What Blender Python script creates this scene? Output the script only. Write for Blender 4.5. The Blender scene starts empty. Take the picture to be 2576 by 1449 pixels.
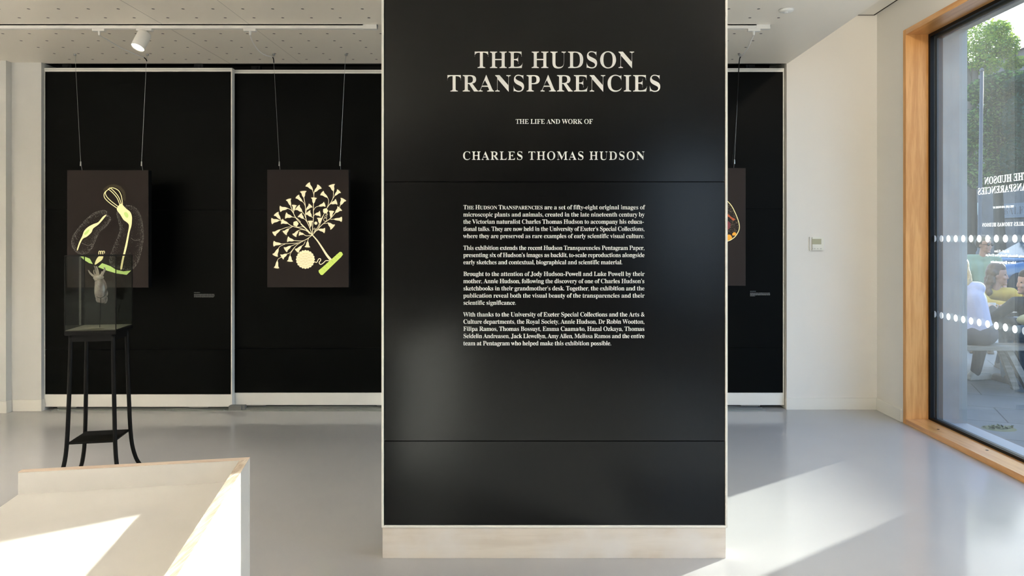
import bpy, bmesh, math, random
from mathutils import Vector, Matrix, noise
from mathutils.geometry import tessellate_polygon

R = math.radians
SC = bpy.context.scene
COL = SC.collection

# ------------------------------------------------------------------ camera
FPX = 1870.0                                   # focal length in pixels of the 2576-wide frame
VPX, VPY, EYE = 1340.0, 600.0, 1.5             # vanishing point of the depth lines, eye height
cam_d = bpy.data.cameras.new('camera')
cam_d.sensor_fit = 'HORIZONTAL'; cam_d.sensor_width = 36.0
cam_d.lens = FPX / 2576 * 36
cam_d.shift_x = -(VPX - 1288) / 2576
cam_d.shift_y = -(724.5 - VPY) / 2576
cam_d.clip_start = 0.05; cam_d.clip_end = 300
cam = bpy.data.objects.new('camera', cam_d)
cam.location = (0, 0, EYE); cam.rotation_euler = (R(90), 0, 0)
COL.objects.link(cam); SC.camera = cam

# ------------------------------------------------------------------ colour management
SC.view_settings.view_transform = 'Standard'
SC.view_settings.look = 'None'
SC.view_settings.gamma = 1.0
SC.view_settings.use_curve_mapping = False
EXPO = 1.0
SC.view_settings.exposure = EXPO
try:
    SC.cycles.use_denoising = True
    SC.cycles.max_bounces = 10
    SC.cycles.diffuse_bounces = 6
    SC.cycles.glossy_bounces = 4
    SC.cycles.transmission_bounces = 6
    SC.cycles.transparent_max_bounces = 12
    SC.cycles.caustics_reflective = False
    SC.cycles.caustics_refractive = False
    SC.cycles.sample_clamp_indirect = 30.0
except Exception:
    pass

# ------------------------------------------------------------------ sky
SUN_AZ = math.atan2(0.595, 0.804)              # direction to the sun measured from +X towards +Y
SUN_EL = R(15.4)
SUN_DIR = Vector((math.cos(SUN_EL) * math.cos(SUN_AZ), math.cos(SUN_EL) * math.sin(SUN_AZ), math.sin(SUN_EL)))
SKY = 2.0
SUN = 9.8
world = bpy.data.worlds.new('sky'); SC.world = world
world.use_nodes = True
wn, wl = world.node_tree.nodes, world.node_tree.links
wn.clear()
w_out = wn.new('ShaderNodeOutputWorld'); w_bg = wn.new('ShaderNodeBackground')
w_tc = wn.new('ShaderNodeTexCoord'); w_sep = wn.new('ShaderNodeSeparateXYZ')
wl.new(w_tc.outputs['Generated'], w_sep.inputs[0])
w_ramp = wn.new('ShaderNodeValToRGB')
w_ramp.color_ramp.elements[0].position = 0.0; w_ramp.color_ramp.elements[0].color = (0.62, 0.74, 0.90, 1)
w_ramp.color_ramp.elements[1].position = 0.75; w_ramp.color_ramp.elements[1].color = (0.20, 0.40, 0.86, 1)
e = w_ramp.color_ramp.elements.new(0.25); e.color = (0.46, 0.67, 1.0, 1)
wl.new(w_sep.outputs['Z'], w_ramp.inputs[0])
w_dot = wn.new('ShaderNodeVectorMath'); w_dot.operation = 'DOT_PRODUCT'
wl.new(w_tc.outputs['Generated'], w_dot.inputs[0]); w_dot.inputs[1].default_value = SUN_DIR
w_pow = wn.new('ShaderNodeMapRange'); w_pow.interpolation_type = 'SMOOTHSTEP'
w_pow.inputs['From Min'].default_value = 0.55; w_pow.inputs['From Max'].default_value = 1.0
wl.new(w_dot.outputs['Value'], w_pow.inputs['Value'])
w_mix = wn.new('ShaderNodeMix'); w_mix.data_type = 'RGBA'
w_mix.inputs[7].default_value = (1.0, 1.0, 0.98, 1)
wl.new(w_pow.outputs[0], w_mix.inputs[0]); wl.new(w_ramp.outputs[0], w_mix.inputs[6])
wl.new(w_mix.outputs[2], w_bg.inputs['Color'])
w_bg.inputs['Strength'].default_value = SKY
wl.new(w_bg.outputs[0], w_out.inputs[0])

# ------------------------------------------------------------------ sun
sun_d = bpy.data.lights.new('sun', 'SUN'); sun_d.energy = SUN; sun_d.angle = R(0.6); sun_d.color = (1.0, 0.95, 0.87)
sun = bpy.data.objects.new('sun', sun_d); COL.objects.link(sun)
sun.rotation_euler = SUN_DIR.to_track_quat('Z', 'Y').to_euler()
sun.location = SUN_DIR * 30

def portal(loc, rot, w, h):                    # no light of its own: only guides sky sampling to a real window
    d = bpy.data.lights.new('window_portal', 'AREA'); d.shape = 'RECTANGLE'; d.size = w; d.size_y = h
    d.cycles.is_portal = True
    o = bpy.data.objects.new('window_portal', d); o.location = loc; o.rotation_euler = rot
    COL.objects.link(o)
portal((3.40, 3.35, 1.60), (0, R(90), 0), 3.1, 5.3)
portal((2.3, -3.75, 1.62), (R(90), 0, 0), 1.1, 2.3)

# ------------------------------------------------------------------ materials
MATS = {}
def lin(c):
    return tuple((v / 12.92 if v <= 0.04045 else ((v + 0.055) / 1.055) ** 2.4) for v in c)
def S(r, g, b):                                # sRGB 0..255 to linear RGBA
    return lin((r / 255, g / 255, b / 255)) + (1,)
def mat(name, col, rough=0.5, spec=0.5, metal=0.0, coat=0.0, noise_amt=0.0, noise_scale=8.0, bump=0.0, bump_scale=200.0,
        trans=0.0, emit=None, estr=0.0, stretch=(1, 1, 1)):
    if name in MATS: return MATS[name]
    m = bpy.data.materials.new(name); m.use_nodes = True
    nt = m.node_tree; b = nt.nodes['Principled BSDF']
    b.inputs['Base Color'].default_value = col
    b.inputs['Roughness'].default_value = rough
    b.inputs['Specular IOR Level'].default_value = spec
    b.inputs['Metallic'].default_value = metal
    b.inputs['Coat Weight'].default_value = coat
    tc = nt.nodes.new('ShaderNodeTexCoord')
    mp = nt.nodes.new('ShaderNodeMapping'); mp.inputs['Scale'].default_value = stretch
    nt.links.new(tc.outputs['Object'], mp.inputs[0])
    if noise_amt > 0:
        n = nt.nodes.new('ShaderNodeTexNoise'); n.inputs['Scale'].default_value = noise_scale; n.inputs['Detail'].default_value = 5
        nt.links.new(mp.outputs[0], n.inputs['Vector'])
        mr = nt.nodes.new('ShaderNodeMapRange'); mr.inputs['From Min'].default_value = 0.3; mr.inputs['From Max'].default_value = 0.7
        mr.inputs['To Min'].default_value = 1 - noise_amt; mr.inputs['To Max'].default_value = 1 + noise_amt
        nt.links.new(n.outputs['Fac'], mr.inputs['Value'])
        mx = nt.nodes.new('ShaderNodeVectorMath'); mx.operation = 'SCALE'; mx.inputs[0].default_value = col[:3]
        nt.links.new(mr.outputs[0], mx.inputs['Scale']); nt.links.new(mx.outputs[0], b.inputs['Base Color'])
    if bump > 0:
        n2 = nt.nodes.new('ShaderNodeTexNoise'); n2.inputs['Scale'].default_value = bump_scale; n2.inputs['Detail'].default_value = 3
        nt.links.new(mp.outputs[0], n2.inputs['Vector'])
        bp = nt.nodes.new('ShaderNodeBump'); bp.inputs['Strength'].default_value = bump; bp.inputs['Distance'].default_value = 0.01
        nt.links.new(n2.outputs['Fac'], bp.inputs['Height']); nt.links.new(bp.outputs[0], b.inputs['Normal'])
    if emit is not None:
        b.inputs['Emission Color'].default_value = emit; b.inputs['Emission Strength'].default_value = estr
    MATS[name] = m
    return m

def mat_wood(name, c1, c2, axis='Z', scale=1.0, rough=0.45, blotch=None):
    m = bpy.data.materials.new(name); m.use_nodes = True
    nt = m.node_tree; L = nt.links; b = nt.nodes['Principled BSDF']; b.inputs['Roughness'].default_value = rough
    b.inputs['Specular IOR Level'].default_value = 0.35
    tc = nt.nodes.new('ShaderNodeTexCoord'); mp = nt.nodes.new('ShaderNodeMapping')
    st = {'X': (0.35, 4, 4), 'Y': (4, 0.35, 4), 'Z': (4, 4, 0.35)}[axis]
    mp.inputs['Scale'].default_value = tuple(v * scale for v in st)
    L.new(tc.outputs['Object'], mp.inputs[0])
    n0 = nt.nodes.new('ShaderNodeTexNoise'); n0.inputs['Scale'].default_value = 2.2; n0.inputs['Detail'].default_value = 2
    L.new(mp.outputs[0], n0.inputs['Vector'])
    m1 = nt.nodes.new('ShaderNodeMath'); m1.operation = 'MULTIPLY'; m1.inputs[1].default_value = 26
    L.new(n0.outputs['Fac'], m1.inputs[0])
    s1 = nt.nodes.new('ShaderNodeMath'); s1.operation = 'SINE'; L.new(m1.outputs[0], s1.inputs[0])
    n1 = nt.nodes.new('ShaderNodeTexNoise'); n1.inputs['Scale'].default_value = 22; n1.inputs['Detail'].default_value = 6
    L.new(mp.outputs[0], n1.inputs['Vector'])
    ad = nt.nodes.new('ShaderNodeMath'); ad.operation = 'MULTIPLY_ADD'; ad.inputs[1].default_value = 0.22
    L.new(s1.outputs[0], ad.inputs[0]); L.new(n1.outputs['Fac'], ad.inputs[2])
    rp = nt.nodes.new('ShaderNodeValToRGB'); rp.color_ramp.elements[0].position = 0.25; rp.color_ramp.elements[1].position = 0.75
    rp.color_ramp.elements[0].color = c1; rp.color_ramp.elements[1].color = c2
    L.new(ad.outputs[0], rp.inputs[0])
    last = rp.outputs[0]
    if blotch:
        nb = nt.nodes.new('ShaderNodeTexNoise'); nb.inputs['Scale'].default_value = 5; nb.inputs['Detail'].default_value = 3
        L.new(tc.outputs['Object'], nb.inputs['Vector'])
        rb = nt.nodes.new('ShaderNodeMapRange'); rb.inputs['From Min'].default_value = 0.42; rb.inputs['From Max'].default_value = 0.7
        L.new(nb.outputs['Fac'], rb.inputs['Value'])
        mx = nt.nodes.new('ShaderNodeMix'); mx.data_type = 'RGBA'; mx.inputs[7].default_value = blotch
        L.new(rb.outputs[0], mx.inputs[0]); L.new(last, mx.inputs[6]); last = mx.outputs[2]
    L.new(last, b.inputs['Base Color'])
    MATS[name] = m
    return m

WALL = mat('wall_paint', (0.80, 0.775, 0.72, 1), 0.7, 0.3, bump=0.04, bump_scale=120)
WALLDIM = mat('wall_paint_dimmed', (0.68, 0.675, 0.645, 1), 0.7, 0.3, bump=0.04, bump_scale=120)  # same wall paint, darkened to stand for dimmer light at the far left
TRIMW = mat('trim_paint', (0.80, 0.78, 0.72, 1), 0.4, 0.4)
FRAMEW = mat('panel_frame_paint', (0.84, 0.82, 0.76, 1), 0.35, 0.45)
BLACKB = mat('black_board', (0.003, 0.003, 0.0031, 1), 0.22, 0.40)
BLACKM = mat('black_matt_board', (0.0018, 0.0021, 0.0018, 1), 0.45, 0.06, bump=0.05, bump_scale=300)
BLACKMETAL = mat('black_metal', (0.006, 0.006, 0.006, 1), 0.45, 0.16)
DARKGAP = mat('dark_recess', (0.03, 0.028, 0.023, 1), 0.7, 0.3)
STEEL = mat('steel', (0.45, 0.46, 0.45, 1), 0.35, 0.5, metal=0.8)
ALU = mat('aluminium', (0.30, 0.31, 0.30, 1), 0.4, 0.5, metal=0.6)
GREYP = mat('grey_plastic', (0.22, 0.215, 0.20, 1), 0.5)
WHITEP = mat('white_plastic', (0.78, 0.77, 0.73, 1), 0.4)
LETTER = mat('white_vinyl', (0.86, 0.85, 0.81, 1), 0.6, 0.3)
OAK = mat_wood('oak_lining', (0.64, 0.30, 0.088, 1), (0.77, 0.40, 0.14, 1), 'Z', 1.0, 0.4)
OAKY = mat_wood('oak_lining_long', (0.64, 0.30, 0.088, 1), (0.77, 0.40, 0.14, 1), 'Y', 1.0, 0.22)
OAKY.node_tree.nodes['Principled BSDF'].inputs['Coat Weight'].default_value = 0.8
OAKY.node_tree.nodes['Principled BSDF'].inputs['Coat Roughness'].default_value = 0.3
WASH = mat_wood('whitewashed_ply', (0.66, 0.585, 0.50, 1), (0.74, 0.67, 0.585, 1), 'X', 0.8, 0.5, blotch=(0.74, 0.70, 0.66, 1))
PLYEDGE = mat_wood('ply_edge', (0.50, 0.40, 0.31, 1), (0.74, 0.66, 0.56, 1), 'Y', 5.0, 0.6)
TABLEW = mat('table_white', (0.64, 0.625, 0.60, 1), 0.45, 0.4, noise_amt=0.04, noise_scale=4)
CANVAS = mat('brown_canvas', (0.030, 0.0225, 0.0205, 1), 0.8, 0.2, bump=0.1, bump_scale=400)

def mat_floor():
    m = mat('resin_floor', (0.425, 0.425, 0.43, 1), 0.2, 0.27, noise_amt=0.03, noise_scale=1.3, bump=0.006, bump_scale=160)
    nt = m.node_tree; b = nt.nodes['Principled BSDF']
    n = nt.nodes.new('ShaderNodeTexNoise'); n.inputs['Scale'].default_value = 3; n.inputs['Detail'].default_value = 4
    mr = nt.nodes.new('ShaderNodeMapRange'); mr.inputs['To Min'].default_value = 0.06; mr.inputs['To Max'].default_value = 0.17
    tc = nt.nodes.new('ShaderNodeTexCoord'); nt.links.new(tc.outputs['Object'], n.inputs['Vector'])
    nt.links.new(n.outputs['Fac'], mr.inputs['Value']); nt.links.new(mr.outputs[0], b.inputs['Roughness'])
    return m
FLOORM = mat_floor()

def mat_ceiling():
    """white board with a square grid of small drilled holes (in object space, metres)"""
    m = bpy.data.materials.new('perforated_ceiling'); m.use_nodes = True
    nt = m.node_tree; L = nt.links; b = nt.nodes['Principled BSDF']
    b.inputs['Roughness'].default_value = 0.42; b.inputs['Specular IOR Level'].default_value = 0.35
    tc = nt.nodes.new('ShaderNodeTexCoord'); sp = nt.nodes.new('ShaderNodeSeparateXYZ'); L.new(tc.outputs['Object'], sp.inputs[0])
    def M(op, a, bb=None, c=None):
        n = nt.nodes.new('ShaderNodeMath'); n.operation = op
        for i, v in enumerate((a, bb, c)):
            if v is None: continue
            if isinstance(v, (int, float)): n.inputs[i].default_value = v
            else: L.new(v, n.inputs[i])
        return n.outputs[0]
    s = 0.1992
    x, y = sp.outputs['X'], sp.outputs['Y']
    u = M('DIVIDE', x, s); v = M('DIVIDE', y, s)
    # three bays of boards, each with its own hole offset
    off = M('ADD', M('MULTIPLY', M('GREATER_THAN', u, -13.28), 0.17), M('MULTIPLY', M('GREATER_THAN', u, -2.2), 0.26))
    fu = M('SUBTRACT', M('FRACT', M('ADD', M('SUBTRACT', u, M('ADD', off, 0.13)), 0.5)), 0.5)
    fv = M('SUBTRACT', M('FRACT', M('ADD', M('SUBTRACT', v, 0.875), 0.5)), 0.5)
    d = M('SQRT', M('ADD', M('MULTIPLY', fu, fu), M('MULTIPLY', fv, fv)))
    hole = M('LESS_THAN', d, 0.052)
    inx = M('MULTIPLY', M('GREATER_THAN', u, -20.2), M('LESS_THAN', u, 8.9))
    hole = M('MULTIPLY', hole, inx)
    j1 = M('LESS_THAN', M('ABSOLUTE', M('ADD', u, 13.28)), 0.012)
    j2 = M('LESS_THAN', M('ABSOLUTE', M('ADD', u, 10.16)), 0.008)
    joint = M('MULTIPLY', M('MAXIMUM', j1, j2), 0.55)
    dark = M('MAXIMUM', hole, joint)
    mx = nt.nodes.new('ShaderNodeMix'); mx.data_type = 'RGBA'
    mx.inputs[6].default_value = (0.88, 0.825, 0.725, 1); mx.inputs[7].default_value = (0.06, 0.055, 0.05, 1)
    L.new(dark, mx.inputs[0]); L.new(mx.outputs[2], b.inputs['Base Color'])
    return m
CEILM = mat_ceiling()

def mat_glass(name, dirt=0.05, tint=(0.93, 0.97, 0.96, 1), refl=1.0):
    m = bpy.data.materials.new(name); m.use_nodes = True
    nt = m.node_tree; L = nt.links; nt.nodes.clear()
    out = nt.nodes.new('ShaderNodeOutputMaterial')
    tr = nt.nodes.new('ShaderNodeBsdfTransparent'); tr.inputs[0].default_value = tint
    gl = nt.nodes.new('ShaderNodeBsdfGlossy'); gl.inputs['Roughness'].default_value = 0.02
    fr = nt.nodes.new('ShaderNodeFresnel'); fr.inputs['IOR'].default_value = 1.5
    geo = nt.nodes.new('ShaderNodeNewGeometry')            # same reflectance on the way in and out of the sheet
    io = nt.nodes.new('ShaderNodeMapRange'); io.inputs['To Min'].default_value = 1.5; io.inputs['To Max'].default_value = 1 / 1.5
    L.new(geo.outputs['Backfacing'], io.inputs['Value']); L.new(io.outputs[0], fr.inputs['IOR'])
    fm = nt.nodes.new('ShaderNodeMath'); fm.operation = 'MULTIPLY'; fm.inputs[1].default_value = refl
    L.new(fr.outputs[0], fm.inputs[0])
    mx = nt.nodes.new('ShaderNodeMixShader'); L.new(fm.outputs[0], mx.inputs[0]); L.new(tr.outputs[0], mx.inputs[1]); L.new(gl.outputs[0], mx.inputs[2])
    last = mx.outputs[0]
    if dirt > 0:
        tl = nt.nodes.new('ShaderNodeBsdfTranslucent'); tl.inputs[0].default_value = (0.80, 0.86, 0.86, 1)
        df = nt.nodes.new('ShaderNodeBsdfDiffuse'); df.inputs[0].default_value = (0.7, 0.75, 0.75, 1)
        a = nt.nodes.new('ShaderNodeMixShader'); a.inputs[0].default_value = 0.35; L.new(tl.outputs[0], a.inputs[1]); L.new(df.outputs[0], a.inputs[2])
        tc = nt.nodes.new('ShaderNodeTexCoord')
        def nz(scale, detail, lo, hi, stretch):
            mp = nt.nodes.new('ShaderNodeMapping'); mp.inputs['Scale'].default_value = stretch
            L.new(tc.outputs['Object'], mp.inputs[0])
            n = nt.nodes.new('ShaderNodeTexNoise'); n.inputs['Scale'].default_value = scale; n.inputs['Detail'].default_value = detail
            L.new(mp.outputs[0], n.inputs['Vector'])
            r = nt.nodes.new('ShaderNodeMapRange'); r.inputs['From Min'].default_value = lo; r.inputs['From Max'].default_value = hi
            L.new(n.outputs['Fac'], r.inputs['Value']); return r.outputs[0]
        streak = nz(60, 3, 0.40, 0.70, (1, 1, 0.03)); spots = nz(150, 1, 0.70, 0.78, (1, 1, 1)); cloud = nz(2.5, 4, 0.3, 0.7, (1, 1, 1))
        def M(op, x, y):
            n = nt.nodes.new('ShaderNodeMath'); n.operation = op
            for i, v in enumerate((x, y)):
                if isinstance(v, (int, float)): n.inputs[i].default_value = v
                else: L.new(v, n.inputs[i])
            return n.outputs[0]
        amt = M('ADD', M('MULTIPLY', streak, dirt * 0.6), M('ADD', M('MULTIPLY', cloud, dirt * 0.7), dirt * 0.6))
        amt = M('ADD', amt, M('MULTIPLY', spots, dirt * 3.0))
        m2 = nt.nodes.new('ShaderNodeMixShader'); L.new(amt, m2.inputs[0]); L.new(last, m2.inputs[1]); L.new(a.outputs[0], m2.inputs[2])
        last = m2.outputs[0]
    L.new(last, out.inputs[0])
    MATS[name] = m
    return m
GLASS = mat_glass('window_glass', 0.016)
CASEGLASS = mat_glass('case_glass', 0.0, (0.95, 0.97, 0.95, 1), 0.8)

def mat_translucent(name, col, frac=0.5):
    m = bpy.data.materials.new(name); m.use_nodes = True
    nt = m.node_tree; L = nt.links; nt.nodes.clear()
    out = nt.nodes.new('ShaderNodeOutputMaterial')
    d = nt.nodes.new('ShaderNodeBsdfDiffuse'); d.inputs[0].default_value = col
    t = nt.nodes.new('ShaderNodeBsdfTranslucent'); t.inputs[0].default_value = col
    x = nt.nodes.new('ShaderNodeMixShader'); x.inputs[0].default_value = frac
    L.new(d.outputs[0], x.inputs[1]); L.new(t.outputs[0], x.inputs[2]); L.new(x.outputs[0], out.inputs[0])
    MATS[name] = m
    return m
VINYLGLASS = mat_translucent('window_vinyl', (0.92, 0.93, 0.93, 1), 0.6)

def glow(name, srgb, k=1.0):                   # backlit print: gives off its own light
    c = S(*srgb); f = k / (2 ** EXPO)
    return mat(name, tuple(v * 0.3 for v in c[:3]) + (1,), 0.7, 0.1, emit=c, estr=f)

# ------------------------------------------------------------------ mesh helpers
class MB:
    """collects shapes and links them as ONE mesh object"""
    def __init__(s): s.v = []; s.f = []; s.mi = []; s.cur = 0
    def add(s, vs, fs):
        o = len(s.v); s.v += [tuple(p) for p in vs]
        for f in fs: s.f.append([i + o for i in f]); s.mi.append(s.cur)
    def box(s, x0, x1, y0, y1, z0, z1, M=None):
        vs = [Vector((x, y, z)) for z in (z0, z1) for y in (y0, y1) for x in (x0, x1)]
        if M: vs = [M @ v for v in vs]
        s.add(vs, [(0, 2, 3, 1), (4, 5, 7, 6), (0, 1, 5, 4), (2, 6, 7, 3), (0, 4, 6, 2), (1, 3, 7, 5)])
    def quad(s, a, b, c, d): s.add([a, b, c, d], [(0, 1, 2, 3)])
    def tube(s, pts, r, n=8, cap=True):
        pts = [Vector(p) for p in pts]
        rr = r if isinstance(r, (list, tuple)) else [r] * len(pts)
        rings = []; up = Vector((0, 0, 1))
        t0 = (pts[1] - pts[0]).normalized()
        a = t0.cross(up)
        if a.length < 0.05: a = t0.cross(Vector((1, 0, 0)))
        a.normalize()
        for i, p in enumerate(pts):
            t = (pts[min(i + 1, len(pts) - 1)] - pts[max(i - 1, 0)]).normalized()
            a = (a - t * a.dot(t)).normalized(); b = t.cross(a)
            rings.append([p + (a * math.cos(2 * math.pi * k / n) + b * math.sin(2 * math.pi * k / n)) * rr[i] for k in range(n)])
        vs = [q for rg in rings for q in rg]; fs = []
        for i in range(len(pts) - 1):
            for k in range(n):
                k2 = (k + 1) % n
                fs.append((i * n + k, i * n + k2, (i + 1) * n + k2, (i + 1) * n + k))
        if cap:
            fs.append(tuple(range(n - 1, -1, -1))); fs.append(tuple((len(pts) - 1) * n + k for k in range(n)))
        s.add(vs, fs)
    def lathe(s, prof, M=None, n=24):          # profile of (radius, z)
        vs = []; fs = []
        for (r, z) in prof:
            for k in range(n):
                v = Vector((r * math.cos(2 * math.pi * k / n), r * math.sin(2 * math.pi * k / n), z))
                vs.append(M @ v if M else v)
        for i in range(len(prof) - 1):
            for k in range(n):
                k2 = (k + 1) % n
                fs.append((i * n + k, i * n + k2, (i + 1) * n + k2, (i + 1) * n + k))
        s.add(vs, fs)
        if prof[0][0] > 1e-6: s.f.append([len(s.v) - len(vs) + k for k in range(n - 1, -1, -1)]); s.mi.append(s.cur)
        if prof[-1][0] > 1e-6: s.f.append([len(s.v) - n + k for k in range(n)]); s.mi.append(s.cur)
    def ball(s, c, r, M=None, n=12, m=8):
        c = Vector(c); r = r if isinstance(r, (tuple, list)) else (r, r, r)
        vs = [Vector((0, 0, -r[2]))]
        for i in range(1, m):
            a = -math.pi / 2 + math.pi * i / m
            for k in range(n):
                b = 2 * math.pi * k / n
                vs.append(Vector((r[0] * math.cos(a) * math.cos(b), r[1] * math.cos(a) * math.sin(b), r[2] * math.sin(a))))
        vs.append(Vector((0, 0, r[2])))
        vs = [(M @ v if M else v) + c for v in vs]; fs = []
        for k in range(n): fs.append((0, 1 + (k + 1) % n, 1 + k))
        for i in range(m - 2):
            for k in range(n):
                k2 = (k + 1) % n
                fs.append((1 + i * n + k, 1 + i * n + k2, 1 + (i + 1) * n + k2, 1 + (i + 1) * n + k))
        t = len(vs) - 1
        for k in range(n): fs.append((t, 1 + (m - 2) * n + k, 1 + (m - 2) * n + (k + 1) % n))
        s.add(vs, fs)
    def poly(s, contours, to3d):               # flat filled outline (list of closed 2-D loops, holes allowed)
        flat = [p for c in contours for p in c]
        tris = tessellate_polygon([[Vector((p[0], p[1], 0)) for p in c] for c in contours])
        s.add([to3d(*p) for p in flat], tris)
    def build(s, name, mats, parent=None, smooth=False, bevel=0.0, merge=False):
        me = bpy.data.meshes.new(name); me.from_pydata(s.v, [], s.f)
        mats = mats if isinstance(mats, (list, tuple)) else [mats]
        for m in mats: me.materials.append(m)
        if len(mats) > 1: me.polygons.foreach_set('material_index', s.mi)
        if bevel > 0 or merge:
            bm = bmesh.new(); bm.from_mesh(me)
            if merge: bmesh.ops.remove_doubles(bm, verts=bm.verts, dist=1e-5)
            if bevel > 0: bmesh.ops.bevel(bm, geom=list(bm.edges), offset=bevel, segments=2, affect='EDGES', clamp_overlap=True)
            bm.to_mesh(me); bm.free()
        if smooth: me.polygons.foreach_set('use_smooth', [True] * len(me.polygons))
        me.update()
        o = bpy.data.objects.new(name, me); COL.objects.link(o)
        if parent: o.parent = parent
        return o

def tag(o, label=None, cat=None, group=None, kind=None):
    if label: o['label'] = label
    if cat: o['category'] = cat
    if group: o['group'] = group
    if kind: o['kind'] = kind
    return o
def thing(name, label, cat, group=None, loc=(0, 0, 0)):
    """an Empty at the thing's base; its parts are built in world metres, so it keeps the inverse offset"""
    o = bpy.data.objects.new(name, None); o.empty_display_size = 0.1; COL.objects.link(o)
    o.location = loc
    return tag(o, label, cat, group)
def part(mb, name, mats, root, **k):
    """link a mesh whose coordinates are in world metres below an Empty"""
    off = Vector(root.matrix_basis.translation) if root else Vector()
    r = root
    while r is not None and r.parent is not None:
        r = r.parent; off += Vector(r.matrix_basis.translation)
    mb.v = [tuple(Vector(p) - off) for p in mb.v]
    return mb.build(name, mats, root, **k)
def W(px, py, d):                              # where a sight line meets the plane at depth d
    return Vector(((px - VPX) * d / FPX, d, EYE - (py - VPY) * d / FPX))
def box1(name, m, b, root=None, bevel=0.0):
    mb = MB(); mb.box(*b)
    return part(mb, name, m, root, bevel=bevel) if root else mb.build(name, m, None, bevel=bevel)
def rng(seed): return random.Random(seed)
def smoothpts(pts, k=6, closed=False):         # Catmull-Rom through the points
    pts = [Vector(p) for p in pts]; n = len(pts); out = []
    for i in range(n if closed else n - 1):
        if closed: a, b, c, d = pts[i - 1], pts[i], pts[(i + 1) % n], pts[(i + 2) % n]
        else: a, b, c, d = pts[max(i - 1, 0)], pts[i], pts[i + 1], pts[min(i + 2, n - 1)]
        for j in range(k):
            t = j / k
            out.append(0.5 * ((2 * b) + (c - a) * t + (2 * a - 5 * b + 4 * c - d) * t * t + (3 * b - a - 3 * c + d) * t ** 3))
    if not closed: out.append(pts[-1])
    return out

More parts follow.
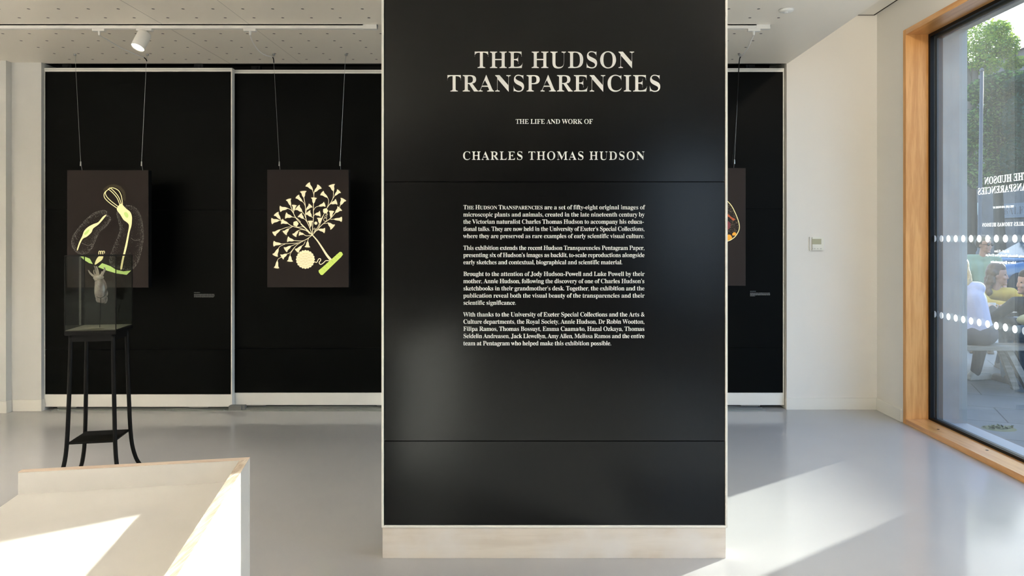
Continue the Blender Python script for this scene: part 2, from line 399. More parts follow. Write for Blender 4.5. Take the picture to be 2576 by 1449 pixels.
# ------------------------------------------------------------------ lettering (serif outlines, 1/1000 em, delta-coded loops)
FONT_DATA = """
& 625;495,339 -19,-37 -26,-40 -28,-33 -96,110 47,36 35,36 24,35 14,37 5,38 -8,47 -22,41 -35,32 -45,21 -54,7 -59,-7 -48,-21 -37,-33 -23,-43 -8,-53 11,-57 28,-54 38,-47 -53,-34 -45,-37 -34,-40 -21,-43 -8,-47 9,-52 25,-44 37,-35 47,-23 54,-8 38,3 40,11 43,19 46,29 49,40 78,-93 126,0 -138,160 29,35 27,37 22,37 19,36 14,34;356,161 -48,-42 -48,-28 -50,-10 -41,10 -30,26 -13,36 14,48 40,43 65,45;208,521 10,33 26,23 38,9 40,-9 28,-25 10,-36 -7,-34 -26,-36 -56,-41 -29,33 -24,40
, 219;59,-118 65,34 39,52 13,58 -9,51 -24,34 -38,12 -30,-7 -21,-21 -8,-29 6,-29 17,-19 26,-8 2,-39 -12,-40 -26,-30
- 323;283,267 -243,0 0,-93 243,0
. 219;109,111 -30,-8 -22,-22 -8,-30 8,-30 22,-22 30,-8 30,8 22,22 8,30 -8,30 -22,22
0 559;280,-10 -57,5 -48,15 -40,26 -33,35 -25,43 -19,51 -14,58 -7,65 -3,71 3,71 7,64 14,58 19,51 25,42 33,34 40,25 49,15 57,5 54,-5 47,-15 40,-25 32,-34 26,-43 20,-50 14,-59 8,-64 3,-71 -3,-71 -8,-64 -14,-58 -20,-51 -26,-43 -33,-35 -40,-26 -47,-15;280,55 33,9 24,27 16,44 6,35 5,39 3,45 2,49 1,55 -1,55 -2,49 -3,45 -5,39 -6,34 -16,44 -24,26 -32,9 -33,-9 -25,-26 -16,-44 -6,-34 -6,-39 -3,-45 -2,-49 -1,-55 1,-55 2,-49 3,-45 6,-39 6,-35 16,-44 24,-27
1 559;97,0 0,53 82,0 23,4 15,10 9,20 3,31 0,501 -68,-75 -21,-16 -20,-10 -20,-3 -22,5 -19,15 -13,24 -4,30 68,24 86,53 70,52 112,0 0,-600 3,-27 7,-21 15,-13 26,-4 81,0 0,-53
2 559;35,0 0,103 148,151 38,40 32,37 25,34 20,32 15,30 11,30 7,30 5,32 1,34 -2,35 -7,27 -12,22 -16,14 -19,9 -22,3 -31,-5 -23,-14 -17,-24 -12,-34 -7,-43 -2,-53 -36,3 -30,7 -26,13 -20,18 -12,26 -4,32 3,23 8,23 14,21 19,19 24,17 30,14 35,10 41,6 46,2 69,-5 57,-15 45,-24 32,-34 20,-40 6,-48 -1,-23 -5,-23 -6,-22 -42,-72 -79,-90 -125,-123 -100,-95 233,0 29,5 24,13 19,22 11,29 8,31 59,0 -5,-210
3 559;243,-10 -47,2 -41,6 -34,9 -29,12 -24,15 -17,18 -13,18 -7,20 -3,20 3,23 8,20 15,15 17,11 20,7 22,2 4,-39 11,-32 19,-25 25,-18 30,-10 34,-4 21,1 21,5 19,7 17,11 15,15 13,19 9,24 6,30 2,35 -4,36 -14,31 -22,27 -31,21 -38,12 -46,4 -62,0 0,62 66,0 40,5 32,13 24,23 17,29 11,36 3,41 -2,33 -7,29 -12,23 -16,17 -21,11 -25,3 -32,-6 -22,-16 -11,-17 -9,-19 -5,-22 -7,-75 -38,2 -32,8 -26,12 -19,17 -11,22 -4,28 6,34 19,30 31,26 43,21 55,12 67,4 66,-5 57,-14 46,-23 34,-33 21,-40 7,-48 -5,-42 -15,-38 -24,-32 -32,-28 -36,-23 -41,-17 81,-26 26,-15 23,-19 20,-21 16,-27 9,-31 3,-36 -2,-38 -8,-35 -12,-29 -17,-26 -21,-22 -23,-19 -27,-15 -29,-12 -31,-9
4 559;180,0 0,53 28,0 32,3 26,10 13,12 8,20 3,27 0,61 -277,0 0,61 284,467 139,0 0,-462 104,0 0,-66 -104,0 0,-61 3,-27 8,-20 13,-12 27,-10 31,-3 13,0 0,-53;83,252 207,0 0,175 2,95 5,97 -15,-32 -23,-42 -24,-42 -17,-28
5 559;245,-10 -47,2 -40,6 -33,10 -27,12 -22,15 -16,18 -11,18 -7,20 -2,20 6,31 16,21 16,9 20,6 22,2 11,-56 13,-26 21,-20 18,-10 22,-6 25,-2 21,2 21,4 19,9 17,11 15,17 13,21 9,26 6,32 2,38 -4,46 -12,37 -19,29 -27,20 -34,12 -40,4 -63,-5 -48,-13 -46,18 32,346 378,0 5,-182 -57,0 -8,34 -13,28 -13,8 -20,2 -208,0 -16,-185 48,11 62,4 72,-6 62,-18 52,-29 39,-42 23,-54 8,-65 -3,-41 -7,-36 -13,-32 -18,-27 -20,-24 -24,-19 -27,-17 -28,-12 -30,-10
6 559;293,-10 -47,4 -44,12 -39,21 -35,28 -29,38 -23,46 -17,54 -11,64 -3,73 2,54 6,52 9,49 14,45 18,42 21,38 25,33 30,28 34,23 38,16 42,11 46,3 40,-2 35,-5 29,-8 23,-12 19,-13 14,-16 13,-26 4,-28 -3,-20 -9,-18 -15,-16 -22,-14 -31,-7 -40,-3 -5,60 -20,50 -17,14 -24,5 -37,-8 -31,-22 -26,-38 -20,-53 -14,-65 -7,-78 54,26 24,6 28,4 32,1 57,-6 48,-18 41,-30 30,-42 18,-50 6,-61 -6,-67 -20,-58 -32,-49 -46,-37 -57,-23;296,56 24,4 20,14 17,22 12,31 7,42 3,52 -3,49 -8,40 -13,30 -19,20 -22,13 -27,4 -28,-4 -29,-11 -44,-33 2,-54 4,-48 6,-42 9,-36 12,-28 22,-36 26,-22
7 559;165,0 266,605 -263,0 -30,-6 -19,-17 -9,-28 -6,-50 -60,0 5,210 477,0 0,-49 -276,-665
8 559;273,-10 -52,3 -46,9 -39,14 -33,19 -27,23 -20,28 -14,30 -9,32 -3,34 4,41 14,35 23,30 29,26 36,24 41,23 -37,24 -31,27 -24,28 -18,31 -10,34 -4,37 2,31 8,29 12,29 18,25 24,23 31,19 38,14 46,9 53,3 65,-5 53,-17 42,-27 29,-36 18,-42 6,-48 -4,-37 -12,-32 -20,-26 -28,-23 -32,-22 -39,-22 54,-29 43,-30 31,-31 21,-33 13,-36 4,-39 -7,-58 -23,-49 -37,-39 -51,-30 -63,-17;302,421 22,15 18,17 14,19 9,22 5,26 2,31 -10,55 -13,24 -18,19 -24,13 -28,4 -25,-4 -21,-10 -17,-18 -12,-23 -8,-27 -2,-30 3,-32 9,-27 16,-21 21,-19 27,-17;278,47 32,4 27,12 23,19 16,26 11,30 3,34 -4,31 -11,27 -19,24 -28,21 -37,23 -47,23 -21,-16 -19,-19 -16,-21 -13,-25 -7,-29 -3,-33 3,-36 11,-32 17,-26 23,-21 27,-12
9 559;227,-10 -37,2 -32,5 -27,10 -22,12 -17,14 -13,16 -12,27 -4,27 3,20 9,17 15,13 22,7 11,-28 14,-26 17,-22 21,-17 26,-11 31,-3 47,12 38,34 28,58 19,82 9,104 -16,-18 -19,-16 -22,-14 -25,-11 -28,-7 -32,-2 -54,6 -47,18 -40,29 -31,41 -18,51 -6,62 3,46 9,42 15,39 22,33 26,29 32,23 36,16 41,11 45,3 47,-4 43,-12 39,-19 35,-28 29,-36 25,-45 18,-54 10,-64 4,-74 -2,-54 -5,-51 -9,-49 -13,-47 -17,-42 -20,-38 -26,-34 -29,-29 -34,-23 -39,-17 -44,-11;274,347 22,2 20,6 18,11 15,13 13,16 11,19 -4,78 -9,61 -16,47 -21,31 -24,20 -29,6 -26,-5 -23,-14 -17,-23 -14,-33 -7,-43 -3,-51 10,-78 32,-47
@ 1010;891,9 -42,-48 -56,-40 -68,-31 -82,-21 -94,-7 -146,16 -118,48 -86,77 -54,104 -18,130 20,137 56,116 86,90 112,57 132,21 114,-15 96,-43 75,-66 48,-85 17,-100 -16,-98 -38,-76 -50,-54 -48,-32 -35,-11 -23,8 -11,20 2,32 82,377 -88,0 -17,-76 -40,49 -50,31 -57,10 -76,-17 -69,-47 -56,-69 -39,-84 -14,-92 9,-72 24,-61 38,-47 50,-30 58,-11 50,10 51,27 47,44 11,-46 32,-27 54,-9 88,19 79,53 65,78 44,95 16,105 -20,124 -58,106 -89,81 -115,52 -137,18 -185,-32 -137,-83 -92,-118 -53,-134 -16,-133 22,-150 63,-122 102,-91 138,-57 169,-19 115,9 100,27 86,44 73,61 59,78;331,213 9,73 26,67 37,55 46,37 51,13 60,-17 39,-50 14,-75 -10,-73 -26,-66 -39,-55 -47,-37 -52,-14 -56,18 -38,49
A 650;-13,0 0,27 27,5 21,13 13,15 12,22 13,29 234,583 27,-1 238,-564 40,-78 21,-18 27,-6 0,-27 -319,0 0,27 45,5 27,13 9,23 -16,53 -30,76 -222,0 -37,-92 -4,-17 -2,-16 8,-25 24,-15 41,-5 6,0 0,-27;169,239 191,0 -97,236
B 659;24,0 0,26 30,3 23,8 16,11 10,17 6,25 2,32 0,427 -8,65 -11,19 -16,12 -53,8 0,25 305,0 94,-6 74,-19 52,-31 32,-44 10,-56 -7,-46 -19,-38 -33,-30 -45,-24 -59,-16 71,-19 54,-26 40,-35 23,-42 8,-50 -8,-57 -23,-49 -39,-38 -31,-19 -35,-14 -40,-11 -44,-6 -49,-2;271,375 9,0 48,3 37,11 27,17 18,25 10,36 4,47 -3,41 -7,34 -13,25 -19,18 -26,10 -34,4 -28,-3 -14,-10 -7,-20 -2,-31;330,36 39,4 31,12 22,21 14,30 9,39 3,49 -4,50 -12,39 -19,29 -29,19 -40,12 -50,4 -23,0 0,-247 3,-29 10,-18 17,-11
C 697;382,-16 -64,5 -59,15 -54,26 -48,34 -41,42 -33,50 -24,56 -15,61 -5,67 5,66 15,61 25,56 33,49 41,41 49,35 54,25 60,15 65,5 48,-4 54,-13 59,-21 30,-7 22,5 15,15 10,25 26,0 0,-234 -25,0 -26,58 -31,49 -37,40 -42,30 -46,18 -48,6 -65,-13 -51,-39 -36,-64 -22,-91 -7,-116 8,-109 24,-84 40,-61 56,-36 72,-12 40,3 40,11 39,18 38,24 35,30 32,37 28,-26 -44,-53 -51,-42 -57,-29 -63,-18
D 738;30,0 0,26 28,3 21,6 15,9 9,15 5,22 2,30 0,446 -2,35 -7,26 -10,17 -17,10 -23,6 -29,2 0,25 308,0 69,-4 61,-10 55,-18 48,-24 41,-32 33,-38 26,-44 19,-51 11,-56 4,-62 -14,-122 -43,-95 -72,-68 -99,-40 -129,-14;331,36 60,8 48,26 37,42 16,33 13,39 10,46 5,53 2,58 -8,109 -22,86 -38,60 -54,37 -68,12 -31,-4 -19,-10 -8,-22 -3,-36 0,-466 3,-35 8,-21 18,-11
E 658;21,0 0,25 32,2 24,6 16,11 11,16 6,24 2,32 0,433 -2,38 -7,28 -10,19 -17,10 -23,7 -29,2 0,25 570,0 0,-202 -23,0 -12,56 -22,43 -30,30 -42,20 -54,12 -66,4 -47,-3 -13,-6 -8,-11 -5,-43 0,-212 16,0 41,4 32,11 25,20 19,27 14,38 10,48 24,0 0,-338 -25,0 -5,37 -7,31 -9,26 -13,20 -16,16 -19,12 -24,7 -27,5 -32,1 -4,0 0,-231 4,-30 10,-18 21,-8 36,-3 46,2 41,5 37,10 31,13 29,18 25,23 22,27 20,34 18,40 28,0 -41,-213
F 602;23,0 0,26 31,4 23,8 16,12 10,17 6,25 2,33 0,433 -2,32 -7,24 -10,16 -17,11 -23,7 -31,5 0,25 565,0 0,-202 -24,0 -8,38 -11,33 -14,27 -18,22 -22,17 -27,13 -34,9 -39,5 -47,2 -44,-2 -21,-13 -6,-34 0,-225 12,0 40,4 33,11 25,20 19,27 14,38 9,48 27,0 0,-340 -26,0 -9,53 -14,41 -19,29 -25,19 -34,11 -42,4 -10,0 0,-213 9,-56 12,-18 20,-11 70,-9 0,-26
G 756;399,-15 -69,5 -63,15 -56,24 -50,33 -42,42 -33,49 -25,56 -15,63 -5,69 5,67 15,61 25,55 33,49 41,41 48,34 53,25 59,15 63,5 53,-4 56,-12 58,-21 27,-7 15,3 12,8 20,33 27,0 0,-235 -26,0 -16,39 -18,35 -22,32 -24,28 -27,23 -28,20 -30,14 -30,8 -32,3 -65,-13 -51,-38 -36,-65 -22,-89 -7,-116 2,-60 6,-54 10,-47 15,-42 18,-35 38,-46 48,-27 56,-9 34,2 26,8 19,12 11,16 8,22 2,27 0,84 -2,28 -7,21 -11,15 -18,9 -26,6 -36,2 0,24 335,0 0,-24 -29,-2 -22,-6 -14,-9 -9,-14 -5,-21 -2,-28 0,-148 -53,-21 -52,-16 -53,-12 -54,-7
H 779;23,0 0,26 31,3 23,7 16,11 10,17 6,24 2,32 0,444 -2,29 -6,22 -10,16 -16,11 -23,7 -30,4 0,25 336,0 0,-25 -56,-10 -16,-10 -10,-15 -7,-54 0,-191 238,0 0,191 -7,54 -9,15 -16,10 -57,10 0,25 335,0 0,-25 -31,-4 -23,-7 -15,-10 -9,-16 -6,-22 -2,-30 0,-444 2,-30 6,-24 10,-17 15,-12 23,-8 30,-3 0,-26 -335,0 0,26 30,3 24,7 16,10 11,16 6,24 2,34 0,209 -238,0 0,-209 2,-32 6,-24 10,-17 16,-11 24,-7 31,-3 0,-26
I 388;20,0 0,26 30,5 24,7 17,10 12,15 7,21 2,28 0,464 -2,27 -6,20 -10,14 -16,8 -25,5 -33,3 0,25 344,0 0,-25 -32,-3 -24,-5 -16,-8 -11,-14 -7,-20 -2,-27 0,-461 7,-49 10,-16 18,-11 59,-13 0,-26
J 492;162,-97 -31,2 -28,6 -26,9 -24,13 -20,15 -16,19 -12,21 -8,22 -2,24 2,22 7,19 12,16 23,15 27,5 29,-5 23,-14 15,-22 5,-29 -12,-43 -12,-27 11,-23 31,-8 31,6 20,17 7,18 5,23 1,28 0,514 -8,63 -12,19 -18,13 -64,12 0,25 350,0 0,-25 -56,-11 -16,-12 -9,-18 -7,-66 0,-414 -9,-82 -26,-65 -43,-45 -62,-28
K 760;24,0 0,26 31,3 23,7 16,11 10,17 6,24 2,32 0,444 -2,29 -6,22 -10,17 -16,11 -23,7 -30,3 0,25 336,0 0,-25 -56,-10 -16,-10 -10,-15 -7,-54 0,-216 206,208 23,26 13,22 5,19 -10,17 -28,10 -48,3 0,25 290,0 0,-25 -13,0 -35,-5 -38,-14 -39,-23 -42,-32 -43,-42 -110,-113 287,-355 35,-32 48,-11 0,-26 -355,0 0,26 38,1 23,4 14,9 4,11 -6,19 -20,28 -174,220 -25,-23 0,-175 2,-32 6,-24 10,-17 16,-11 24,-7 31,-3 0,-26
L 635;23,0 0,26 31,3 23,7 16,11 10,17 6,24 2,32 0,444 -2,30 -6,23 -10,16 -16,10 -23,7 -30,3 0,25 348,0 0,-25 -62,-7 -19,-10 -11,-16 -9,-56 0,-441 5,-53 8,-15 14,-8 50,-6 45,2 41,6 35,10 30,15 28,19 24,26 21,30 19,38 18,43 27,0 -38,-230
M 944;21,0 0,26 30,3 24,7 17,11 11,16 7,24 2,31 0,451 -7,50 -10,15 -16,10 -57,9 0,25 253,0 197,-466 197,466 250,0 0,-25 -29,-4 -22,-8 -15,-11 -11,-16 -6,-22 -2,-29 0,-436 7,-63 10,-19 15,-10 52,-9 0,-26 -329,0 0,26 55,11 16,11 10,18 7,58 0,470 -248,-594 -27,0 -245,579 0,-460 2,-34 7,-25 12,-16 18,-10 24,-6 32,-2 0,-26
N 735;600,-16 -441,537 0,-404 2,-31 6,-24 10,-16 15,-10 24,-7 32,-3 0,-26 -221,0 0,26 54,9 15,10 10,17 7,55 0,461 -59,67 -27,8 0,25 206,0 349,-427 0,311 -7,55 -10,15 -16,11 -56,10 0,25 221,0 0,-25 -31,-3 -23,-7 -15,-10 -9,-17 -6,-23 -2,-32 0,-577
O 782;388,-16 -48,3 -46,9 -43,15 -40,20 -37,25 -33,30 -30,34 -24,38 -20,41 -14,44 -9,47 -3,49 3,49 9,46 14,45 20,41 24,37 30,35 34,29 37,26 42,20 44,15 47,9 50,3 48,-3 46,-9 43,-14 40,-20 37,-25 33,-29 29,-34 25,-38 20,-41 14,-45 9,-47 3,-50 -3,-49 -9,-47 -14,-44 -21,-41 -24,-38 -30,-34 -34,-30 -37,-25 -41,-20 -45,-15 -47,-9;394,18 62,13 47,38 35,65 20,89 7,116 -2,60 -6,54 -9,48 -13,42 -17,36 -36,45 -44,27 -51,9 -62,-13 -47,-38 -35,-65 -20,-89 -7,-116 2,-60 6,-54 9,-47 14,-42 17,-36 36,-46 43,-27
P 622;23,0 0,26 31,3 23,7 16,11 10,17 6,24 2,32 0,444 -2,29 -6,22 -10,16 -16,11 -23,7 -30,4 0,25 294,0 77,-3 61,-7 44,-13 32,-17 26,-21 22,-25 16,-29 10,-33 3,-36 -7,-53 -21,-45 -35,-38 -49,-29 -62,-17 -75,-6 -89,0 0,-186 2,-32 6,-24 10,-17 16,-11 24,-7 31,-3 0,-26;271,342 29,0 45,4 34,11 26,19 16,28 11,38 3,48 -3,47 -8,39 -14,29 -22,21 -29,12 -37,4 -25,-3 -15,-8 -8,-15 -3,-23
Q 782;563,-172 -77,7 -67,20 -57,35 -47,47 -37,62 -47,20 -42,25 -38,31 -33,35 -27,39 -21,43 -16,47 -10,49 -3,51 3,49 9,46 14,45 20,41 24,37 30,35 34,29 37,26 42,20 44,15 47,9 50,3 48,-3 46,-9 43,-14 40,-20 37,-25 33,-29 29,-34 25,-38 20,-41 14,-45 9,-47 3,-50 -3,-47 -8,-45 -13,-42 -18,-40 -24,-37 -28,-35 -33,-29 -37,-26 -41,-21 -45,-17 25,-43 29,-34 34,-24 39,-14 43,-5 70,11 5,-28 -60,-19 -58,-12;395,18 62,13 47,38 35,65 20,89 7,116 -2,60 -6,54 -9,48 -14,42 -17,36 -36,45 -44,27 -51,9 -62,-13 -47,-38 -35,-65 -20,-89 -7,-116 2,-60 6,-54 9,-47 14,-42 18,-36 36,-46 43,-27
R 704;23,0 0,26 31,3 23,7 16,11 10,17 6,24 2,32 0,444 -2,29 -6,22 -10,16 -16,11 -23,7 -30,4 0,25 299,0 57,-2 51,-5 45,-9 38,-12 33,-16 41,-35 25,-45 8,-56 -6,-46 -18,-40 -31,-33 -42,-26 -55,-20 174,-258 31,-37 16,-9 22,-3 3,0 0,-26 -211,0 -204,316 -29,0 0,-196 2,-32 6,-24 10,-17 16,-11 24,-7 31,-3 0,-26;271,348 32,0 47,4 38,12 29,21 19,29 12,38 4,48 -13,79 -39,47 -66,16 -33,-3 -19,-10 -8,-20 -3,-35
S 581;64,-16 0,251 29,0 19,-66 24,-54 30,-41 36,-29 42,-17 49,-6 35,4 30,10 25,18 18,22 10,27 4,30 -9,41 -27,35 -44,29 -93,46 -53,29 -42,31 -32,32 -23,35 -14,39 -4,44 3,39 9,35 14,32 20,27 23,23 29,19 31,14 35,8 37,3 67,-7 78,-20 14,-3 12,-2 21,8 10,24 28,0 0,-219 -25,0 -11,36 -14,32 -18,30 -20,26 -23,22 -24,18 -27,13 -26,7 -28,3 -32,-3 -27,-9 -22,-15 -17,-20 -10,-23 -3,-26 3,-25 9,-21 14,-19 20,-17 26,-17 31,-16 96,-45 38,-19 32,-20 26,-20 20,-21 16,-23 12,-23 8,-25 4,-27 2,-30 -3,-41 -11,-37 -16,-34 -24,-30 -28,-24 -35,-20 -40,-15 -44,-9 -48,-3 -50,3 -49,13 -40,13 -21,4 -23,-7 -12,-27
T 630;137,0 0,26 32,2 25,7 18,11 11,17 7,25 2,32 0,525 -10,0 -49,-5 -42,-15 -34,-24 -26,-34 -18,-43 -10,-51 -27,0 0,205 595,0 0,-206 -25,0 -13,62 -25,49 -37,34 -49,21 -62,7 -8,0 0,-525 2,-33 7,-25 11,-17 17,-11 25,-6 34,-2 0,-26
U 733;369,-19 -52,2 -46,8 -40,12 -34,17 -27,23 -34,48 -20,63 -7,77 0,333 -2,29 -6,22 -10,16 -16,11 -23,7 -30,4 0,25 336,0 0,-25 -56,-10 -17,-10 -10,-15 -6,-54 0,-356 4,-54 11,-44 19,-33 26,-25 36,-14 44,-5 63,8 49,25 35,40 21,58 7,73 0,326 -2,29 -6,23 -11,16 -17,10 -25,8 -34,4 0,25 217,0 0,-25 -27,-5 -21,-9 -13,-11 -9,-16 -5,-22 -2,-27 0,-293 -3,-58 -7,-52 -13,-44 -18,-38 -22,-30 -29,-24 -33,-19 -40,-13 -45,-8
V 637;316,-19 -250,586 -32,59 -14,13 -18,9 -23,5 0,25 335,0 0,-25 -28,-1 -22,-3 -16,-5 -16,-14 -5,-20 13,-47 145,-350 133,349 10,47 -5,21 -14,13 -64,10 0,25 213,0 0,-25 -28,-4 -22,-12 -13,-15 -13,-22 -13,-30 -227,-589
W 910;254,-16 -206,601 -25,51 -19,12 -27,5 0,25 292,0 0,-25 -46,-10 -10,-12 -4,-20 11,-56 112,-327 116,297 -22,69 -12,29 -16,17 -23,8 -34,5 0,25 313,0 0,-25 -38,-4 -23,-14 -8,-22 9,-38 112,-328 99,303 12,55 -4,22 -12,14 -21,8 -31,4 0,25 180,0 0,-25 -25,-9 -19,-17 -29,-62 -192,-581 -27,0 -167,476 -187,-476
Y 634;151,0 0,26 31,3 23,7 16,11 10,17 6,24 2,32 0,146 -170,310 -17,29 -16,21 -15,13 -20,9 -21,4 0,26 328,0 0,-26 -17,0 -43,-8 -12,-11 -4,-13 12,-37 126,-247 126,209 13,24 7,20 3,18 -8,25 -25,15 -42,5 -5,0 0,26 215,0 0,-26 -24,-6 -21,-14 -39,-49 -171,-280 0,-183 2,-32 6,-24 10,-17 16,-11 24,-7 31,-3 0,-26
Z 658;30,0 0,16 381,624 -92,0 -41,-2 -37,-4 -30,-8 -27,-13 -24,-17 -20,-21 -18,-28 -16,-35 -15,-41 -25,0 19,207 520,0 0,-18 -377,-617 128,0 64,5 55,16 45,27 36,38 29,51 21,64 25,0 -25,-244
a 512;379,-15 -42,7 -27,23 -12,37 -48,-36 -52,-22 -56,-7 -32,3 -28,10 -22,17 -17,22 -10,26 -3,29 7,41 22,37 36,31 28,16 35,17 40,16 46,16 52,15 0,76 -2,26 -6,20 -10,16 -14,10 -20,7 -24,2 -36,-4 -22,-10 -7,-18 14,-26 11,-19 3,-19 -5,-24 -14,-19 -22,-13 -27,-4 -28,5 -20,14 -14,21 -4,28 3,23 8,20 13,20 19,17 22,14 27,12 30,9 34,5 36,2 64,-4 51,-13 36,-22 24,-31 15,-41 5,-50 0,-220 3,-34 14,-8 24,11 13,-21 -34,-31 -37,-19;225,50 34,11 37,33 0,158 -67,-27 -40,-42 -13,-58 5,-42 17,-25
b 537;64,-17 0,595 -1,28 -3,20 -5,12 -16,11 -27,5 0,24 194,0 0,-263 35,33 41,19 47,7 34,-3 31,-10 29,-16 25,-22 21,-26 17,-32 13,-36 7,-39 3,-43 -3,-49 -10,-45 -15,-41 -22,-37 -26,-31 -31,-25 -36,-19 -38,-11 -42,-4 -44,6 -44,19 -42,32 -77,-59;272,21 32,6 24,17 17,29 11,42 7,55 2,68 -2,56 -7,45 -12,35 -17,24 -23,14 -30,5 -22,-4 -21,-11 -16,-19 -9,-23 0,-258 7,-45 22,-27
c 437;232,-15 -37,3 -34,11 -32,17 -29,23 -24,29 -20,33 -15,38 -9,40 -3,44 3,47 11,43 17,40 22,35 28,29 33,25 36,18 39,11 42,4 45,-3 37,-11 31,-17 22,-23 14,-26 4,-30 -4,-25 -12,-19 -20,-13 -25,-4 -33,8 -20,23 -7,38 1,16 1,15 -10,29 -32,9 -47,-18 -29,-54 -9,-91 4,-67 12,-55 21,-43 28,-32 33,-19 39,-6 35,6 33,16 32,28 20,-17 -32,-38 -35,-29 -38,-21 -42,-13
d 551;208,-15 -33,3 -31,11 -28,17 -26,22 -21,28 -17,33 -13,37 -7,40 -3,43 3,49 8,45 14,41 18,35 22,30 27,24 30,17 32,11 34,3 44,-6 38,-19 33,-32 0,180 -4,26 -12,18 -21,9 -33,4 0,24 213,0 0,-566 2,-31 7,-20 14,-13 28,-7 0,-25 -57,-3 -65,-11 -72,-17 0,73 -32,-41 -42,-24;255,42 23,5 23,15 13,14 11,17 7,20 0,247 -8,23 -17,19 -22,12 -26,4 -28,-5 -22,-16 -15,-25 -11,-37 -6,-48 -2,-59 2,-57 6,-48 10,-36 15,-25 21,-15
e 448;229,-15 -37,3 -35,11 -31,17 -28,23 -24,29 -19,34 -14,40 -9,44 -3,48 3,45 9,41 15,38 20,33 25,29 29,23 32,17 35,11 37,3 53,-6 46,-19 38,-32 28,-43 16,-53 6,-63 0,-11 -247,0 6,-66 15,-52 24,-37 34,-22 44,-7 38,7 35,22 32,36 22,-20 -31,-44 -35,-35 -39,-24 -43,-15;173,286 127,0 0,34 -1,38 -5,31 -6,24 -19,22 -29,7 -37,-15 -23,-47 -7,-77
f 318;22,0 0,24 37,9 15,19 4,57 0,303 -54,0 0,50 54,0 0,64 5,49 16,41 27,33 36,24 44,14 53,5 39,-3 33,-10 26,-15 19,-21 12,-23 4,-25 -4,-28 -13,-21 -19,-13 -22,-4 -24,4 -19,11 -12,16 -4,22 12,44 5,9 2,9 -6,12 -20,4 -25,-5 -14,-15 -9,-59 0,-119 83,0 0,-50 -83,0 0,-315 2,-27 5,-19 8,-13 14,-8 20,-4 28,-2 0,-24
g 487;217,-209 -59,3 -49,9 -38,16 -28,21 -16,23 -6,26 9,30 27,24 45,19 -37,23 -23,28 -7,32 3,24 9,21 16,20 22,18 30,18 37,18 -66,36 -40,51 -13,65 3,30 9,28 14,25 20,21 23,19 29,15 31,11 35,7 37,2 39,-2 37,-7 37,-12 125,0 0,-54 -73,0 19,-30 12,-32 4,-34 -3,-28 -7,-26 -13,-24 -17,-21 -21,-18 -25,-14 -28,-11 -31,-6 -33,-2 -22,1 -23,1 -24,-4 -19,-10 -14,-16 -4,-19 7,-18 20,-11 33,-4 51,0 49,-1 41,-5 35,-7 27,-10 22,-14 16,-17 10,-21 7,-24 2,-29 -7,-45 -22,-37 -35,-31 -50,-23 -63,-13;234,185 30,8 20,24 7,25 5,32 1,40 -1,40 -5,32 -7,25 -20,23 -30,8 -30,-8 -19,-23 -9,-25 -4,-32 -2,-40 2,-40 4,-32 9,-25 19,-24;239,-173 85,8 51,25 17,42 -5,22 -16,14 -17,6 -22,4 -27,1 -161,0 -19,-17 -12,-19 -4,-21 8,-25 24,-21 25,-11 32,-6
h 567;27,0 0,24 25,4 15,10 8,18 3,27 0,511 -2,27 -8,18 -15,11 -25,5 0,23 192,0 0,-281 41,43 47,25 54,9 47,-6 36,-19 26,-32 16,-45 5,-57 0,-232 3,-27 7,-17 15,-11 24,-4 0,-24 -240,0 0,24 7,0 23,7 14,19 5,33 0,240 -9,61 -14,15 -25,5 -30,-6 -27,-18 -25,-30 0,-267 2,-27 8,-17 14,-11 24,-4 0,-24
i 295;150,539 -29,5 -24,17 -17,24 -5,29 5,30 17,24 24,17 29,5 29,-5 25,-17 16,-24 5,-30 -5,-29 -17,-24 -24,-17;27,0 0,24 25,5 16,9 7,17 3,28 0,292 -2,31 -6,18 -15,9 -25,4 1,25 190,0 0,-379 2,-27 7,-17 14,-10 24,-5 0,-24
j 312;158,541 -29,5 -24,16 -17,25 -5,29 6,30 16,24 24,17 29,5 30,-5 24,-17 17,-24 5,-30 -5,-29 -17,-24 -24,-16;53,-209 -25,2 -23,4 -21,8 -19,10 -17,13 -13,15 -14,25 -4,28 4,25 12,19 20,13 25,4 25,-4 19,-11 13,-18 4,-22 -11,-32 -12,-23 8,-16 22,-5 27,6 14,19 8,69 0,452 -3,32 -9,20 -18,10 -32,4 0,24 204,0 0,-494 -5,-54 -17,-44 -26,-35 -37,-24 -45,-15
k 534;26,0 0,24 26,5 16,10 7,17 3,27 0,509 -8,48 -14,9 -26,5 1,24 189,0 0,-427 118,118 19,24 6,21 -13,17 -39,6 -5,0 0,25 208,0 0,-25 -37,-7 -35,-17 -33,-26 -78,-76 184,-260 21,-20 24,-7 0,-24 -246,0 0,24 9,0 25,6 8,17 -11,26 -103,146 -22,-19 0,-117 2,-27 8,-17 14,-10 24,-5 0,-24
l 297;27,0 0,24 25,5 16,9 7,17 3,28 0,509 -8,47 -14,11 -26,4 0,24 191,0 0,-595 2,-27 7,-17 14,-10 24,-5 0,-24
m 825;27,0 0,24 25,4 15,10 8,18 3,27 0,294 -2,27 -8,19 -15,11 -25,4 0,24 190,0 0,-68 40,44 45,27 50,9 59,-9 41,-29 24,-47 42,47 48,29 55,9 46,-6 36,-19 26,-32 15,-45 5,-57 0,-232 2,-27 8,-17 14,-11 24,-4 0,-24 -236,0 0,24 24,4 14,11 8,18 2,26 0,240 -9,61 -14,15 -25,5 -28,-6 -27,-17 -24,-28 0,-270 2,-26 8,-18 14,-11 23,-4 0,-24 -233,0 0,24 24,4 14,11 8,18 2,26 0,240 -9,61 -14,15 -25,5 -30,-6 -26,-18 -23,-30 0,-267 2,-26 7,-17 14,-11 23,-5 0,-24
